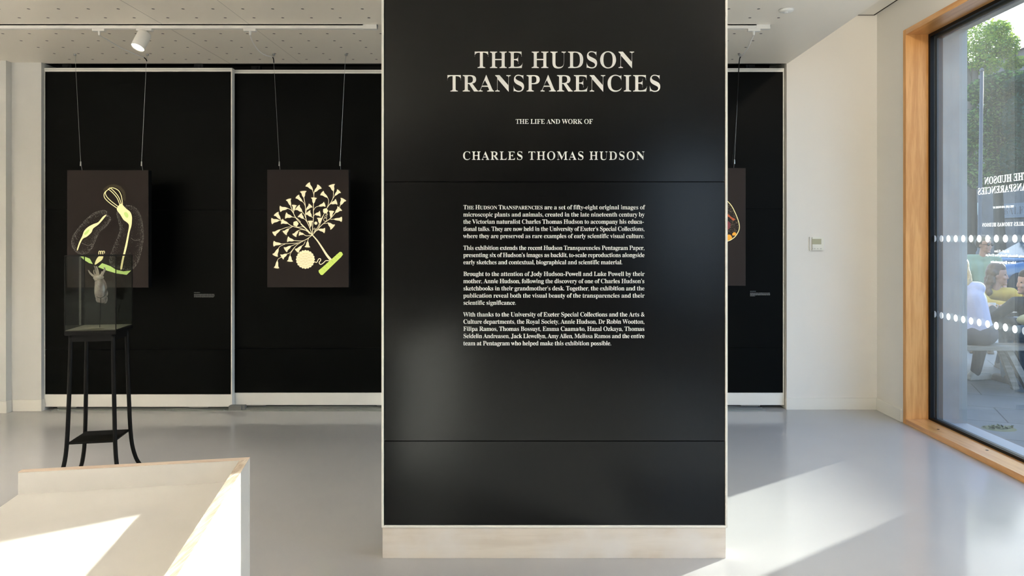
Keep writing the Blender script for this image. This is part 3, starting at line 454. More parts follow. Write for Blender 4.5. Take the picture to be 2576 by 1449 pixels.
n 567;27,0 0,24 25,4 15,10 8,18 3,27 0,294 -2,27 -8,19 -15,11 -25,4 0,24 192,0 0,-64 40,42 48,26 54,8 47,-6 36,-19 26,-32 16,-45 5,-57 0,-232 3,-27 7,-17 15,-11 24,-4 0,-24 -240,0 0,24 7,0 23,7 14,19 5,33 0,240 -9,61 -14,15 -25,5 -30,-6 -27,-18 -25,-30 0,-267 2,-27 8,-17 14,-11 24,-4 0,-24
o 501;251,-15 -42,4 -39,10 -35,18 -32,24 -26,29 -21,35 -16,38 -9,42 -3,44 3,46 9,42 16,39 21,34 26,29 32,24 35,17 38,11 42,3 42,-3 38,-11 35,-17 31,-23 26,-29 22,-34 15,-39 10,-42 3,-47 -3,-46 -10,-42 -15,-39 -22,-34 -26,-29 -30,-23 -35,-17 -38,-11;251,17 25,5 20,13 15,23 13,63 3,108 -2,78 -6,58 -10,38 -14,23 -20,14 -24,5 -26,-5 -20,-14 -14,-23 -9,-38 -6,-58 -2,-77 4,-108 13,-64 15,-23 20,-13
p 553;26,-207 0,23 34,9 15,25 3,55 0,457 -1,27 -3,20 -5,13 -14,11 -26,6 0,23 184,0 0,-71 34,47 44,28 52,9 34,-3 31,-11 28,-17 25,-23 21,-28 17,-33 12,-38 8,-40 2,-44 -3,-47 -7,-43 -13,-40 -17,-36 -22,-30 -25,-24 -30,-19 -31,-10 -35,-4 -46,7 -39,21 -33,35 0,-134 6,-61 9,-18 14,-10 45,-8 0,-24;291,42 28,5 21,15 16,26 11,37 7,47 2,58 -2,56 -6,46 -9,37 -14,25 -21,15 -28,5 -29,-7 -25,-21 -22,-36 0,-248 18,-33 24,-20
q 542;260,-207 0,24 26,2 20,5 13,6 10,18 4,28 0,167 -35,-32 -41,-19 -46,-6 -34,3 -31,10 -29,16 -25,22 -22,27 -17,32 -13,36 -7,39 -3,43 3,49 10,45 16,41 22,37 26,30 32,26 35,18 38,11 41,4 45,-6 43,-19 42,-31 77,58 16,0 0,-601 3,-27 7,-18 15,-10 26,-4 0,-24;266,44 22,4 21,11 16,18 8,23 0,259 -7,44 -22,27 -37,9 -31,-6 -24,-16 -17,-28 -12,-40 -7,-52 -2,-65 2,-58 7,-48 12,-36 17,-26 23,-15
r 428;27,0 0,24 25,5 16,9 7,17 3,28 0,292 -2,31 -7,19 -14,8 -25,4 1,25 186,0 0,-87 18,30 21,24 23,20 23,14 23,8 22,3 26,-2 21,-8 16,-11 12,-16 7,-19 2,-22 -4,-26 -13,-21 -20,-13 -25,-5 -23,3 -15,10 -23,28 -12,11 -15,4 -20,-7 -20,-20 -11,-21 -6,-24 -2,-29 0,-203 4,-28 11,-17 21,-10 36,-4 0,-24
s 429;225,-15 -28,3 -33,7 -35,14 -20,4 -20,-6 -13,-20 -23,0 0,170 26,0 12,-39 16,-33 22,-27 25,-20 27,-12 28,-4 33,4 24,14 15,20 5,27 -6,26 -18,23 -30,20 -73,37 -32,18 -26,20 -20,21 -14,23 -9,25 -3,28 5,40 13,35 24,30 31,23 37,14 45,5 37,-4 49,-13 11,-2 10,-2 15,5 11,16 20,0 0,-145 -23,0 -12,33 -16,28 -19,22 -22,15 -24,10 -25,3 -28,-4 -21,-11 -13,-18 -4,-22 4,-22 12,-18 46,-31 67,-33 31,-17 25,-19 19,-20 13,-24 7,-28 3,-33 -5,-45 -14,-38 -24,-31 -33,-23 -38,-14
t 340;184,-14 -36,3 -29,10 -21,17 -14,23 -9,30 -3,37 0,309 -42,0 0,31 101,104 61,81 23,0 0,-169 94,0 0,-47 -94,0 0,-293 8,-46 10,-12 17,-4 22,6 19,17 16,28 24,-13 -37,-62 -49,-38
u 558;195,-15 -42,4 -32,14 -24,23 -16,31 -10,39 -3,48 0,225 -2,30 -7,22 -16,12 -26,5 0,24 194,0 0,-352 3,-23 11,-18 16,-12 22,-4 29,5 26,15 22,25 0,271 -3,32 -8,21 -17,12 -30,4 0,24 200,0 0,-358 3,-28 8,-18 16,-9 27,-5 0,-25 -58,-4 -66,-11 -72,-19 0,75 -18,-22 -21,-18 -24,-15 -26,-11 -27,-7
v 456;212,-15 -155,384 -24,50 -15,13 -22,5 0,25 248,0 0,-24 -12,0 -30,-7 -10,-20 2,-12 81,-217 76,194 8,29 -6,18 -19,11 -31,4 0,24 151,0 0,-23 -24,-9 -16,-15 -27,-53 -149,-377
w 647;182,-15 -157,409 -16,30 -25,13 0,25 222,0 0,-25 -28,-6 -8,-20 2,-15 6,-20 70,-187 66,161 -15,46 -17,34 -32,9 0,23 231,0 0,-25 -31,-7 -10,-19 1,-10 2,-11 57,-180 69,171 7,29 -3,12 -7,8 -36,9 0,23 133,0 0,-23 -18,-4 -12,-11 -20,-40 -160,-399 -23,0 -98,308 -124,-308
x 475;7,0 0,22 29,12 29,21 27,29 91,119 -119,189 -18,24 -20,15 -20,6 0,25 245,0 0,-24 -31,-5 -11,-16 13,-30 51,-81 60,76 12,18 4,15 -3,10 -8,7 -39,6 0,24 164,0 0,-21 -28,-11 -28,-21 -29,-31 -83,-104 139,-220 17,-22 24,-9 0,-23 -244,0 0,24 34,5 8,7 3,9 -4,19 -14,24 -53,82 -60,-79 -14,-22 -5,-18 11,-22 33,-7 5,0 0,-22
y 447;78,-209 -24,3 -21,7 -18,13 -14,17 -8,20 -3,24 4,24 13,22 20,15 26,5 24,-4 18,-10 12,-18 4,-22 0,-8 -1,-9 5,-13 13,-4 19,9 23,28 23,44 16,59 -155,380 -17,37 -14,18 -28,9 -2,0 0,25 248,0 0,-25 -39,-6 -8,-8 -3,-14 2,-12 5,-15 78,-205 67,182 9,28 2,21 -3,14 -9,9 -40,6 0,25 144,0 0,-25 -19,-5 -14,-14 -27,-57 -145,-397 -48,-107 -17,-22 -16,-17 -18,-13 -19,-8 -21,-4
z 436;19,0 0,21 231,407 -59,0 -34,-3 -28,-7 -21,-13 -18,-20 -14,-28 -11,-35 -26,0 8,140 362,0 0,-29 -222,-396 40,0 43,3 35,9 27,16 21,23 19,32 15,40 24,0 -12,-160
– 500;509,285 -518,0 0,-64 518,0
’ 219;59,445 62,33 39,52 13,68 -8,47 -23,33 -36,13 -31,-7 -21,-20 -8,-34 7,-29 18,-20 28,-10 0,-38 -11,-35 -29,-34
"""
FONT = {}
for ln in FONT_DATA.strip('\n').split('\n'):
    head, *loops = ln[2:].split(';')
    cs = []
    for lp in loops:
        x = y = 0; pts = []
        for q in lp.split(' '):
            a, b = q.split(','); x += int(a); y += int(b); pts.append((x / 1000, y / 1000))
        cs.append(pts)
    FONT[ln[0]] = (int(head) / 1000, cs)
_a, _c = FONT['n']
FONT['ñ'] = (_a, _c + [[(0.13, .545), (.19, .60), (.25, .60), (.33, .575), (.38, .60), (.42, .655), (.44, .65), (.40, .575), (.34, .535), (.27, .54), (.20, .565), (.16, .53)]])
_gc = {}
def glyph(ch, thin, fat):
    """outline with its stems thinned sideways by `thin` and its hairlines thickened by `fat`; returns advance, verts, triangles"""
    key = (ch, thin, fat)
    if key in _gc: return _gc[key]
    adv, cs = FONT[ch]; res = []
    areas = [sum(c[i][0] * c[(i + 1) % len(c)][1] - c[(i + 1) % len(c)][0] * c[i][1] for i in range(len(c))) for c in cs]
    sgn = 1 if areas[max(range(len(cs)), key=lambda i: abs(areas[i]))] > 0 else -1
    for c in cs:
        n = len(c); out = []
        for i in range(n):
            a, b, d = c[i - 1], c[i], c[(i + 1) % n]
            def nrm(p, q):
                x, y = (q[1] - p[1]) * sgn, -(q[0] - p[0]) * sgn
                l = math.hypot(x, y) or 1; return x / l, y / l
            n1, n2 = nrm(a, b), nrm(b, d)
            mx, my = n1[0] + n2[0], n1[1] + n2[1]
            k = 2 / max(mx * mx + my * my, 0.7)
            out.append((b[0] - thin * mx * k / 2 * 1.0, b[1] + fat * my * k / 2))
        res.append(out)
    flat = [p for c in res for p in c]
    tris = tessellate_polygon([[Vector((p[0], p[1], 0)) for p in c] for c in res])
    _gc[key] = (adv, flat, tris)
    return _gc[key]
def set_line(mb, runs, x0, x1, y, to3d, thin=0.012, fat=0.004, track=0.0, share=1.0):
    """runs: list of (text, size). The line is fitted from x0 to x1: a share of the misfit goes into the letter spacing, the rest into the letter width"""
    chars = [(ch, sz) for txt, sz in runs for ch in txt]
    def adv(ch, sz): return (0.24 if ch == ' ' else glyph(ch, thin, fat)[0] - thin * 1.6) * sz
    nat = sum(adv(c, z) for c, z in chars); tr = sum(z for c, z in chars[:-1])
    want = x1 - x0
    k = (want / (nat + track * tr)) ** (1 - share)
    t = (want / k - nat) / tr
    x = 0.0
    for ch, sz in chars:
        if ch != ' ':
            g = glyph(ch, thin, fat)
            mb.add([to3d(x0 + (x + (p[0] - thin * 0.8) * sz) * k, y + p[1] * sz) for p in g[1]], g[2])
        x += adv(ch, sz) + t * sz
    return k, t

# ================================================================== THE ROOM
def struct(name, mb, m, parent=None, **k):
    o = mb.build(name, m, parent, **k)
    if parent is None: o['kind'] = 'structure'
    return o
mb = MB(); mb.box(-6.8, 3.30, -3.6, 7.1, -0.2, 0.0); struct('floor', mb, FLOORM)
mb = MB(); mb.box(-6.8, 2.228, -3.6, 6.50, 3.03, 3.70); struct('ceiling', mb, CEILM)
mb = MB(); mb.box(2.228, 3.30, -3.6, 6.52, 3.466, 3.70); struct('ceiling', mb, WALL)
mb = MB(); mb.box(-4.6, 2.228, 6.50, 7.0, 3.13, 3.70); struct('ceiling', mb, DARKGAP)  # dark colour stands for the shade inside the recess
mb = MB(); mb.box(-6.8, 3.3, 7.0, 7.1, 0, 3.13); struct('wall_back', mb, DARKGAP)  # pale wall behind the panels, its shade put into the dark colour
mb = MB(); mb.box(2.228, 3.02, 6.52, 7.0, 0, 3.70); struct('wall_far_right', mb, WALL)
mb = MB(); mb.box(-4.60, -4.270, 6.46, 7.0, 0, 3.03); mb.box(-6.6, -4.528, 6.39, 7.0, 0, 3.03); struct('wall_far_left', mb, WALLDIM)
mb = MB(); mb.box(-6.8, -6.6, -3.6, 7.0, 0, 3.03); struct('wall_left', mb, WALL)
mb = MB()
mb.box(3.02, 3.30, 6.046, 7.1, 0, 3.70)
mb.box(3.02, 3.30, -3.3, 0.72, 0, 3.19)
mb.box(3.02, 3.30, -3.6, -3.30, 0, 3.19)
mb.box(3.02, 3.30, -3.6, 6.046, 3.19, 3.70)
struct('wall_right', mb, WALL)
mb = MB()
mb.box(-6.6, 1.75, -3.6, -3.4, 0, 3.03); mb.box(2.85, 3.02, -3.6, -3.4, 0, 3.466)
mb.box(1.75, 2.85, -3.6, -3.4, 2.75, 3.03); mb.box(1.75, 2.85, -3.6, -3.4, 0, 0.5)
mb.box(2.23, 3.02, -3.6, -3.4, 3.03, 3.466)
struct('wall_front', mb, mat('dimmed_front_wall', (0.05, 0.048, 0.045, 1), 0.7, 0.3))  # unseen wall, darkened so the title panel mirrors a dim room
# skirting
mb = MB()
mb.box(2.224, 3.02, 6.508, 6.52, 0, 0.103)
struct('baseboard_far_right', mb, TRIMW, bevel=0.002)
mb = MB(); mb.box(3.006, 3.02, 6.075, 6.508, 0, 0.103); struct('baseboard_right', mb, TRIMW, bevel=0.002)
mb = MB()
mb.box(-4.516, -4.262, 6.448, 6.46, 0, 0.10); mb.box(-4.270, -4.262, 6.46, 6.497, 0, 0.10)
mb.box(-6.6, -4.516, 6.378, 6.39, 0, 0.10); mb.box(-4.528, -4.516, 6.39, 6.448, 0, 0.10)
struct('baseboard_far_left', mb, TRIMW, bevel=0.002)
# dark strips painted as the shade of the gap around the raised ceiling strip
mb = MB(); mb.box(2.825, 2.995, 6.508, 6.515, 3.455, 3.466); mb.box(2.985, 2.996, 3.0, 6.515, 3.455, 3.466)
struct('trim_1', mb, DARKGAP)
# a pale access panel lying in that strip
mb = MB(); mb.box(2.30, 2.985, 3.0, 6.508, 3.458, 3.466); struct('trim_2', mb, TRIMW)

# ------------------------------------------------------------------ windows
def window(name, y0, y1, xw=3.02):
    w = bpy.data.objects.new(name, None); COL.objects.link(w); w['kind'] = 'structure'
    w.location = (xw, (y0 + y1) / 2, 0)
    for (a, b) in ((y1 - 0.046, y1), (y0, y0 + 0.046)):
        mb = MB(); mb.box(3.012, 3.20, a, b, 0.0, 3.19); part(mb, 'jamb', OAK, w, bevel=0.0015)
    mb = MB(); mb.box(3.012, 3.20, y0 + 0.046, y1 - 0.046, 3.147, 3.19); part(mb, 'head', OAKY, w, bevel=0.0015)
    mb = MB(); mb.box(3.012, 3.20, y0 + 0.046, y1 - 0.046, 0.0, 0.042); part(mb, 'sill', OAKY, w, bevel=0.0015)
    mb = MB(); A, B = y0 + 0.046, y1 - 0.046
    mb.box(3.194, 3.226, B - 0.028, B, 0.042, 3.147); mb.box(3.194, 3.226, A, A + 0.028, 0.042, 3.147)
    mb.box(3.194, 3.226, A + 0.028, B - 0.028, 3.122, 3.147); mb.box(3.194, 3.226, A + 0.028, B - 0.028, 0.042, 0.062)
    part(mb, 'frame', BLACKMETAL, w)
    mb = MB()
    mb.box(3.242, 3.29, B - 0.04, B, 0.0, 3.19); mb.box(3.242, 3.29, A, A + 0.04, 0.0, 3.19); mb.box(3.242, 3.29, A + 0.04, B - 0.04, 3.105, 3.19)
    mb.box(3.242, 3.29, A + 0.04, B - 0.04, -0.05, 0.045)
    part(mb, 'outer_frame', mat('bronze_frame', (0.10, 0.085, 0.075, 1), 0.4), w)
    mb = MB(); mb.box(3.228, 3.240, A + 0.005, B - 0.005, 0.045, 3.14); part(mb, 'pane', GLASS, w)
    return w
win = window('window_1', 0.72, 6.046)
w3 = bpy.data.objects.new('window_2', None); COL.objects.link(w3); w3['kind'] = 'structure'; w3.location = (2.3, -3.5, 0)
mb = MB()
mb.box(1.75, 1.81, -3.55, -3.45, 0.5, 2.75); mb.box(2.79, 2.85, -3.55, -3.45, 0.5, 2.75)
mb.box(1.75, 2.85, -3.55, -3.45, 2.69, 2.75); mb.box(1.75, 2.85, -3.55, -3.45, 0.5, 0.56)
part(mb, 'frame', BLACKMETAL, w3)
mb = MB(); mb.box(1.80, 2.80, -3.506, -3.50, 0.55, 2.70); part(mb, 'pane', CASEGLASS, w3)

# screw plugs in the sill
for px, py in ((2360, 1080), (2483, 1132.5)):
    d = 1870 * 1.458 / (py - 600); x = (px - VPX) * d / FPX
    mb = MB(); mb.lathe([(0.0, 0.0415), (0.010, 0.0415), (0.010, 0.0428), (0.0, 0.0428)], Matrix.Translation((x, d, 0)), 14)
    part(mb, 'sill_plug', BLACKMETAL, win)
# vinyl on the glass: two rows of round manifestation dots and the title, set to be read from the street
GX = 3.2268
for zz in (1.499, 0.893):
    for i in range(22):
        y = 5.968 - i * 0.0993
        mb = MB()
        n = 20; r = 0.0265
        mb.add([(GX, y + r * math.cos(2 * math.pi * k / n), zz + r * math.sin(2 * math.pi * k / n)) for k in range(n)]
               + [(GX - 0.0006, y + r * math.cos(2 * math.pi * k / n), zz + r * math.sin(2 * math.pi * k / n)) for k in range(n)],
               [tuple(range(n)), tuple(range(2 * n - 1, n - 1, -1))])
        part(mb, 'dot_sticker', VINYLGLASS, win)
def glass3(a, b): return (GX, a, b)
for runs, c, half, z, nm in (
        ([('THE HUDSON', 0.071)], 5.078, 0.232, 1.886, 'title_lettering'),
        ([('TRANSPARENCIES', 0.069)], 5.078, 0.3105, 1.817, 'title_lettering'),
        ([('THE LIFE AND WORK OF', 0.0195)], 5.098, 0.114, 1.710, 'subtitle_lettering'),
        ([('CHARLES THOMAS HUDSON', 0.036)], 5.073, 0.265, 1.585, 'name_lettering'),
        ([('16 April – 13 June', 0.023)], 5.115, 0.082, 1.405, 'date_lettering'),
        ([('Open Tuesday, Wednesday, Thursday from 12 to 6 pm', 0.023)], 5.05, 0.245, 1.376, 'hours_lettering'),
        ([('Follow us @pentagramlondon', 0.023)], 5.10, 0.137, 1.330, 'contact_lettering')):
    mb = MB(); set_line(mb, runs, c - half, c + half, z, glass3, thin=0.022, fat=0.006)
    part(mb, nm, VINYLGLASS, win)

# ================================================================== THE GALLERY
# ------------------------------------------------------------------ title panel on its plinth
K = 3.485 / FPX
tp = thing('title_panel', 'tall black freestanding panel with large white exhibition title and introductory text on a whitewashed plinth', 'exhibition panel', loc=(0.1, 3.55, 0))
def tpx(px): return (px - VPX) * K
def tpz(py): return EYE - (py - VPY) * K
mb = MB(); mb.box(tpx(962), tpx(1826), 3.485, 3.62, 0, tpz(1327)); part(mb, 'plinth', WASH, tp, bevel=0.002)
mb = MB()
XL, XR, ZB, ZT = tpx(960), tpx(1830), tpz(1327), 3.0
mb.box(XL, tpx(965.5), 3.481, 3.62, ZB, ZT); mb.box(tpx(1824.5), XR, 3.481, 3.62, ZB, ZT)
mb.box(tpx(965.5), tpx(1824.5), 3.481, 3.62, ZB, tpz(1321.5)); mb.box(tpx(965.5), tpx(1824.5), 3.481, 3.62, ZT - 0.02, ZT)
mb.box(tpx(965.5), tpx(1824.5), 3.60, 3.618, tpz(1321.5), ZT - 0.02)
part(mb, 'frame', FRAMEW, tp, bevel=0.0015)
mb = MB(); mb.box(tpx(965.5), tpx(1824.5), 3.505, 3.60, tpz(1321.5), ZT - 0.02); part(mb, 'core', DARKGAP, tp)
s = 0.0018
for (a, b) in ((tpz(457.5) + s, ZT - 0.022), (tpz(1109.5) + s, tpz(457.5) - s), (tpz(1320.5), tpz(1109.5) - s)):
    mb = MB(); mb.box(tpx(967.5), tpx(1823), 3.485, 3.503, a, b); part(mb, 'board', BLACKB, tp, bevel=0.0012)
def tp3(a, b): return (tpx(a), 3.4846, tpz(b))
def tline(name, lines, thin, fat, track=0.0, share=1.0):
    mb = MB()
    for runs, x0, x1, base in lines:
        f = lambda a, b, base=base: (tpx(a), 3.4846, tpz(2 * base - b))   # page y grows downwards
        print('SETLINE', name, set_line(mb, runs, x0, x1, base, f, thin, fat, track, share))
    part(mb, name, LETTER, tp)
tline('title_lettering', [([('THE HUDSON', 60.4)], 1193.9, 1595.8, 171), ([('TRANSPARENCIES', 60.2)], 1125.4, 1663, 230)], 0.037, 0.007)
tline('subtitle_lettering', [([('THE LIFE AND WORK OF', 17.0)], 1297, 1491.3, 311.4)], 0.028, 0.008)
tline('name_lettering', [([('CHARLES THOMAS HUDSON', 30.6)], 1164, 1621.6, 402)], 0.034, 0.008)
BS = 15.9
def para(rows):
    return [((r if isinstance(r, list) else [(r, BS)]), 1165.3, x1, y) for r, x1, y in rows]
tline('paragraph_lettering', para([
    ([('T', BS), ('HE ', 12.8), ('H', BS), ('UDSON ', 12.8), ('T', BS), ('RANSPARENCIES', 12.8), (' are a set of fifty-eight original images of', BS)], 1622, 526.6),
    ('microscopic plants and animals, created in the late nineteenth century by', 1621.5, 544.8),
    ('the Victorian naturalist Charles Thomas Hudson to accompany his educa-', 1620, 562.8),
    ('tional talks. They are now held in the University of Exeter’s Special Collections,', 1621.5, 580.9),
    ('where they are preserved as rare examples of early scientific visual culture.', 1621.5, 598.9)]), 0.013, 0.002, 0.0, 0.5)
tline('paragraph_lettering', para([
    ('This exhibition extends the recent Hudson Transparencies Pentagram Paper,', 1621.5, 628.7),
    ('presenting six of Hudson’s images as backlit, to-scale reproductions alongside', 1621.5, 646.7),
    ('early sketches and contextual, biographical and scientific material.', 1566, 664.8)]), 0.013, 0.002, 0.0, 0.5)
tline('paragraph_lettering', para([
    ('Brought to the attention of Jody Hudson-Powell and Luke Powell by their', 1621.5, 694.2),
    ('mother, Annie Hudson, following the discovery of one of Charles Hudson’s', 1621.5, 712.3),
    ('sketchbooks in their grandmother’s desk. Together, the exhibition and the', 1621.5, 730.5),
    ('publication reveal both the visual beauty of the transparencies and their', 1621.5, 748.7),
    ('scientific significance.', 1298.4, 766.7)]), 0.013, 0.002, 0.0, 0.5)
tline('paragraph_lettering', para([
    ('With thanks to the University of Exeter Special Collections and the Arts &', 1621.5, 796.2),
    ('Culture departments, the Royal Society, Annie Hudson, Dr Robin Wootton,', 1621.5, 814.3),
    ('Filipa Ramos, Thomas Bossuyt, Emma Caamaño, Hazal Ozkaya, Thomas', 1621.5, 832.4),
    ('Seidelin Andreasen, Jack Llewellyn, Amy Allen, Melissa Ramos and the entire', 1621.5, 850.5),
    ('team at Pentagram who helped make this exhibition possible.', 1538, 868.7)]), 0.013, 0.002, 0.0, 0.5)

# ------------------------------------------------------------------ sliding wall panels behind
def sliding_panel(label, x0, x1, y, ztop, zb, seams, caption=None, right_border=0.011):
    t = thing('sliding_panel', label, 'sliding wall panel', 'black sliding panels along the back wall', ((x0 + x1) / 2, y, 0))
    mb = MB(); k = y / FPX
    rail = zb + 0.108
    mb.box(x0, x0 + 0.011, y, y + 0.055, zb, ztop); mb.box(x1 - right_border, x1, y, y + 0.055, zb, ztop)
    mb.box(x0 + 0.011, x1 - right_border, y, y + 0.055, zb, rail); mb.box(x0 + 0.011, x1 - right_border, y, y + 0.055, ztop - 0.032, ztop)
    part(mb, 'frame', FRAMEW, t, bevel=0.001)
    mb = MB(); mb.box(x0 + 0.011, x1 - right_border, y + 0.021, y + 0.055, rail, ztop - 0.032); part(mb, 'core', DARKGAP, t)
    mb = MB(); mb.box(x0 + 0.014, x1 - right_border - 0.003, y - 0.0008, y + 0.001, ztop - 0.0165, ztop - 0.0145)
    part(mb, 'rail_groove', mat('groove_grey', (0.35, 0.34, 0.31, 1), 0.5), t)
    zs = [ztop - 0.033] + seams + [rail + 0.001]
    for i in range(len(zs) - 1):
        mb = MB(); mb.box(x0 + 0.012, x1 - right_border - 0.001, y + 0.003, y + 0.02, zs[i + 1] + 0.0016, zs[i] - 0.0016); part(mb, 'board', BLACKM, t)
    for fx in (0.12, 0.82):
        xc = x0 + (x1 - x0) * fx
        mb = MB(); mb.box(xc - 0.085, xc + 0.085, y + 0.006, y + 0.045, zb - 0.013, zb); part(mb, 'floor_guide', GREYP, t, bevel=0.003)
        mb = MB(); mb.box(xc - 0.04, xc + 0.04, y + 0.006, y + 0.045, ztop, ztop + 0.035); mb.tube([(xc, y + 0.0, ztop + 0.018), (xc, y + 0.05, ztop + 0.018)], 0.016, 12)
        part(mb, 'roller', BLACKMETAL, t)
    if caption:
        cx0, cy0, cx1 = caption; rr = rng(int(cx0)); mb = MB()
        rows = [(cy0, 0.29)] + [(cy0 + 4.4 + i * 2.35, 0.99 if i < 3 else (0.96 if cx0 < 1000 else 0.25)) for i in range(4)]
        for (ry, fr) in rows:                      # far too small to read: word-long strokes
            x = cx0; end = cx0 + (cx1 - cx0) * fr
            while x < end:
                w = min(rr.uniform(1.0, 4.2), end - x)
                a, b = W(x, ry, y + 0.0025), W(x + w, ry + 0.75, y + 0.0025)
                mb.quad((a.x, a.y, b.z), (b.x, a.y, b.z), (b.x, a.y, a.z), (a.x, a.y, a.z)); x += w + 0.7
        part(mb, 'caption_lettering', mat('caption_print', (0.42, 0.42, 0.41, 1), 0.6), t)
    return t
def zat(py, d): return EYE - (py - VPY) * d / FPX
sliding_panel('black sliding wall panel at far left with white border, behind the glass case', -4.2755, -2.628, 6.50, 2.992, 0.028,
              [zat(528.6, 6.5), zat(879.8, 6.5)], (488, 735.5, 540))
sliding_panel('black sliding wall panel behind the branching flower picture, left of title panel', -2.645, -0.997, 6.56, 2.989, 0.03,
              [zat(528.0, 6.56), zat(877.0, 6.56)], None)
sliding_panel('black sliding wall panel right of the title panel, beside the pale wall', 0.572, 2.220, 6.56, 3.003, 0.03,
              [zat(525.3, 6.56), zat(875.0, 6.56)], (1887, 732.5, 1937.5))
# floor track
ft = thing('floor_track', 'grey metal sliding track set along the floor under the black panels', 'track', loc=(-1.0, 6.53, 0))
for (ya, yb, x1, h) in ((6.455, 6.475, 2.02, 0.009), (6.49, 6.505, 2.02, 0.012), (6.545, 6.56, 2.02, 0.012), (6.60, 6.62, 2.0, 0.014)):
    mb = MB(); mb.box(-4.18, x1, ya, yb, 0.0, h); part(mb, 'rail', ALU, ft)
mb = MB(); mb.box(-4.18, 2.02, 6.475, 6.62, 0.0, 0.004); part(mb, 'bed', mat('track_bed', (0.16, 0.17, 0.165, 1), 0.45, metal=0.4), ft)
for px in (146, 290, 418, 435, 563, 707, 851):
    a = W(px, 600, 6.45)
    mb = MB(); mb.ball((a.x, 6.452, 0.012), 0.0055); part(mb, 'screw', mat('bright_screw', (0.85, 0.86, 0.86, 1), 0.2, metal=0.6), ft, smooth=True)
gb = MB(); gb.box(-2.64, -2.53, 6.452, 6.51, 0.009, 0.047); gb.box(-2.53, -2.505, 6.47, 6.51, 0.009, 0.047)
part(gb, 'stop_block', GREYP, ft, bevel=0.002)
# rails in the recess above
ht = thing('ceiling_rail', 'dark sliding rail hidden in the gap above the black panels', 'rail', loc=(-1.0, 6.55, 3.05))
for (ya, yb, za, zb2) in ((6.51, 6.525, 3.055, 3.13), (6.575, 6.59, 3.055, 3.13), (6.51, 6.535, 3.045, 3.055), (6.575, 6.60, 3.045, 3.055)):
    mb = MB(); mb.box(-4.2, 2.2, ya, yb, za, zb2); part(mb, 'rail', mat('rail_bronze', (0.05, 0.047, 0.04, 1), 0.5), ht)

# ------------------------------------------------------------------ hanging backlit pictures
CREAM = glow('print_cream', (247, 230, 165), 1.0)
PEACH = glow('print_peach', (242, 226, 180), 0.97)
LIME = glow('print_lime', (203, 222, 106), 0.95)
LEAFG = glow('print_leaf_green', (200, 222, 128), 0.95)
FAINT = glow('print_faint_cream', (150, 135, 95), 0.8)
STIP = glow('print_stipple', (142, 136, 124), 0.9)
OCHRE = glow('print_ochre', (226, 160, 62), 0.95)
RUST = glow('print_rust', (178, 92, 62), 0.9)
MAUVE = glow('print_mauve', (120, 62, 66), 0.9)
PD = 6.15
def picture(label, x0, x1, y0, y1, draw, cables):
    a = W(x0, y1, PD); b = W(x1, y0, PD)
    t = thing('backlit_picture', label, 'picture', 'backlit fabric pictures hung on wires', ((a.x + b.x) / 2, PD, a.z))
    mb = MB(); mb.box(a.x, b.x, PD + 0.001, PD + 0.05, a.z, b.z); part(mb, 'frame', BLACKMETAL, t)
    mb = MB(); mb.box(a.x + 0.0015, b.x - 0.0015, PD, PD + 0.001, a.z + 0.0015, b.z - 0.0015); part(mb, 'canvas', CANVAS, t)
    if draw: draw(t)
    for pts in cables:
        P = [W(x, y, d) for x, y, d in pts]
        P[0].z = 3.03; P[0].y = 6.165
        P.append(Vector((P[-1].x, PD + 0.02, b.z)))
        mb = MB(); mb.tube(P, 0.0013, 6); part(mb, 'hanging_wire', STEEL, t)
        e = P[-2]
        mb = MB(); mb.tube([e + Vector((0, 0, 0.012)), e - Vector((0, 0, 0.024))], [0.0045, 0.006], 8); part(mb, 'wire_clamp', STEEL, t)
        mb = MB(); mb.tube([P[0], P[0] - Vector((0, 0, 0.012))], 0.011, 10); part(mb, 'ceiling_hook', STEEL, t)
    return t
def flat_to(sx, sy, k, off):                      # drawing coordinates of a zoomed view -> the canvas plane
    def f(x, y): p = W(sx + k * x, sy + k * y, PD); return (p.x, PD - off, p.z)
    return f
def pline(mb, f, pts, w, k=5, taper=None):        # a drawn stroke: ribbon following a smooth line
    P = smoothpts([(p[0], p[1], 0) for p in pts], k); n = len(P); vs = []
    for i, p in enumerate(P):
        t = (P[min(i + 1, n - 1)] - P[max(i - 1, 0)]).normalized(); q = Vector((-t.y, t.x, 0))
        ww = w if taper is None else w + (taper - w) * i / (n - 1)
        vs += [f(*(p + q * ww / 2).xy), f(*(p - q * ww / 2).xy)]
    mb.add(vs, [(2 * i, 2 * i + 1, 2 * i + 3, 2 * i + 2) for i in range(n - 1)])
def blob(mb, f, pts, k=4):
    P = [tuple(p.xy) for p in smoothpts([(p[0], p[1], 0) for p in pts], k, True)]
    mb.poly([P], f)
def disc(mb, f, x, y, r, n=16): mb.add([f(x + r * math.cos(2 * math.pi * k / n), y + r * math.sin(2 * math.pi * k / n)) for k in range(n)], [tuple(range(n))])
def inside(p, poly):
    c = False; n = len(poly)
    for i in range(n):
        a, b = poly[i], poly[i - 1]
        if (a[1] > p[1]) != (b[1] > p[1]) and p[0] < (b[0] - a[0]) * (p[1] - a[1]) / (b[1] - a[1]) + a[0]: c = not c
    return c
def edge_dist(p, poly):
    best = 1e9; n = len(poly)
    for i in range(n):
        a, b = Vector(poly[i - 1]), Vector(poly[i]); d = b - a
        t = max(0, min(1, (Vector(p) - a).dot(d) / max(d.length_squared, 1e-9)))
        best = min(best, (Vector(p) - a - d * t).length)
    return best
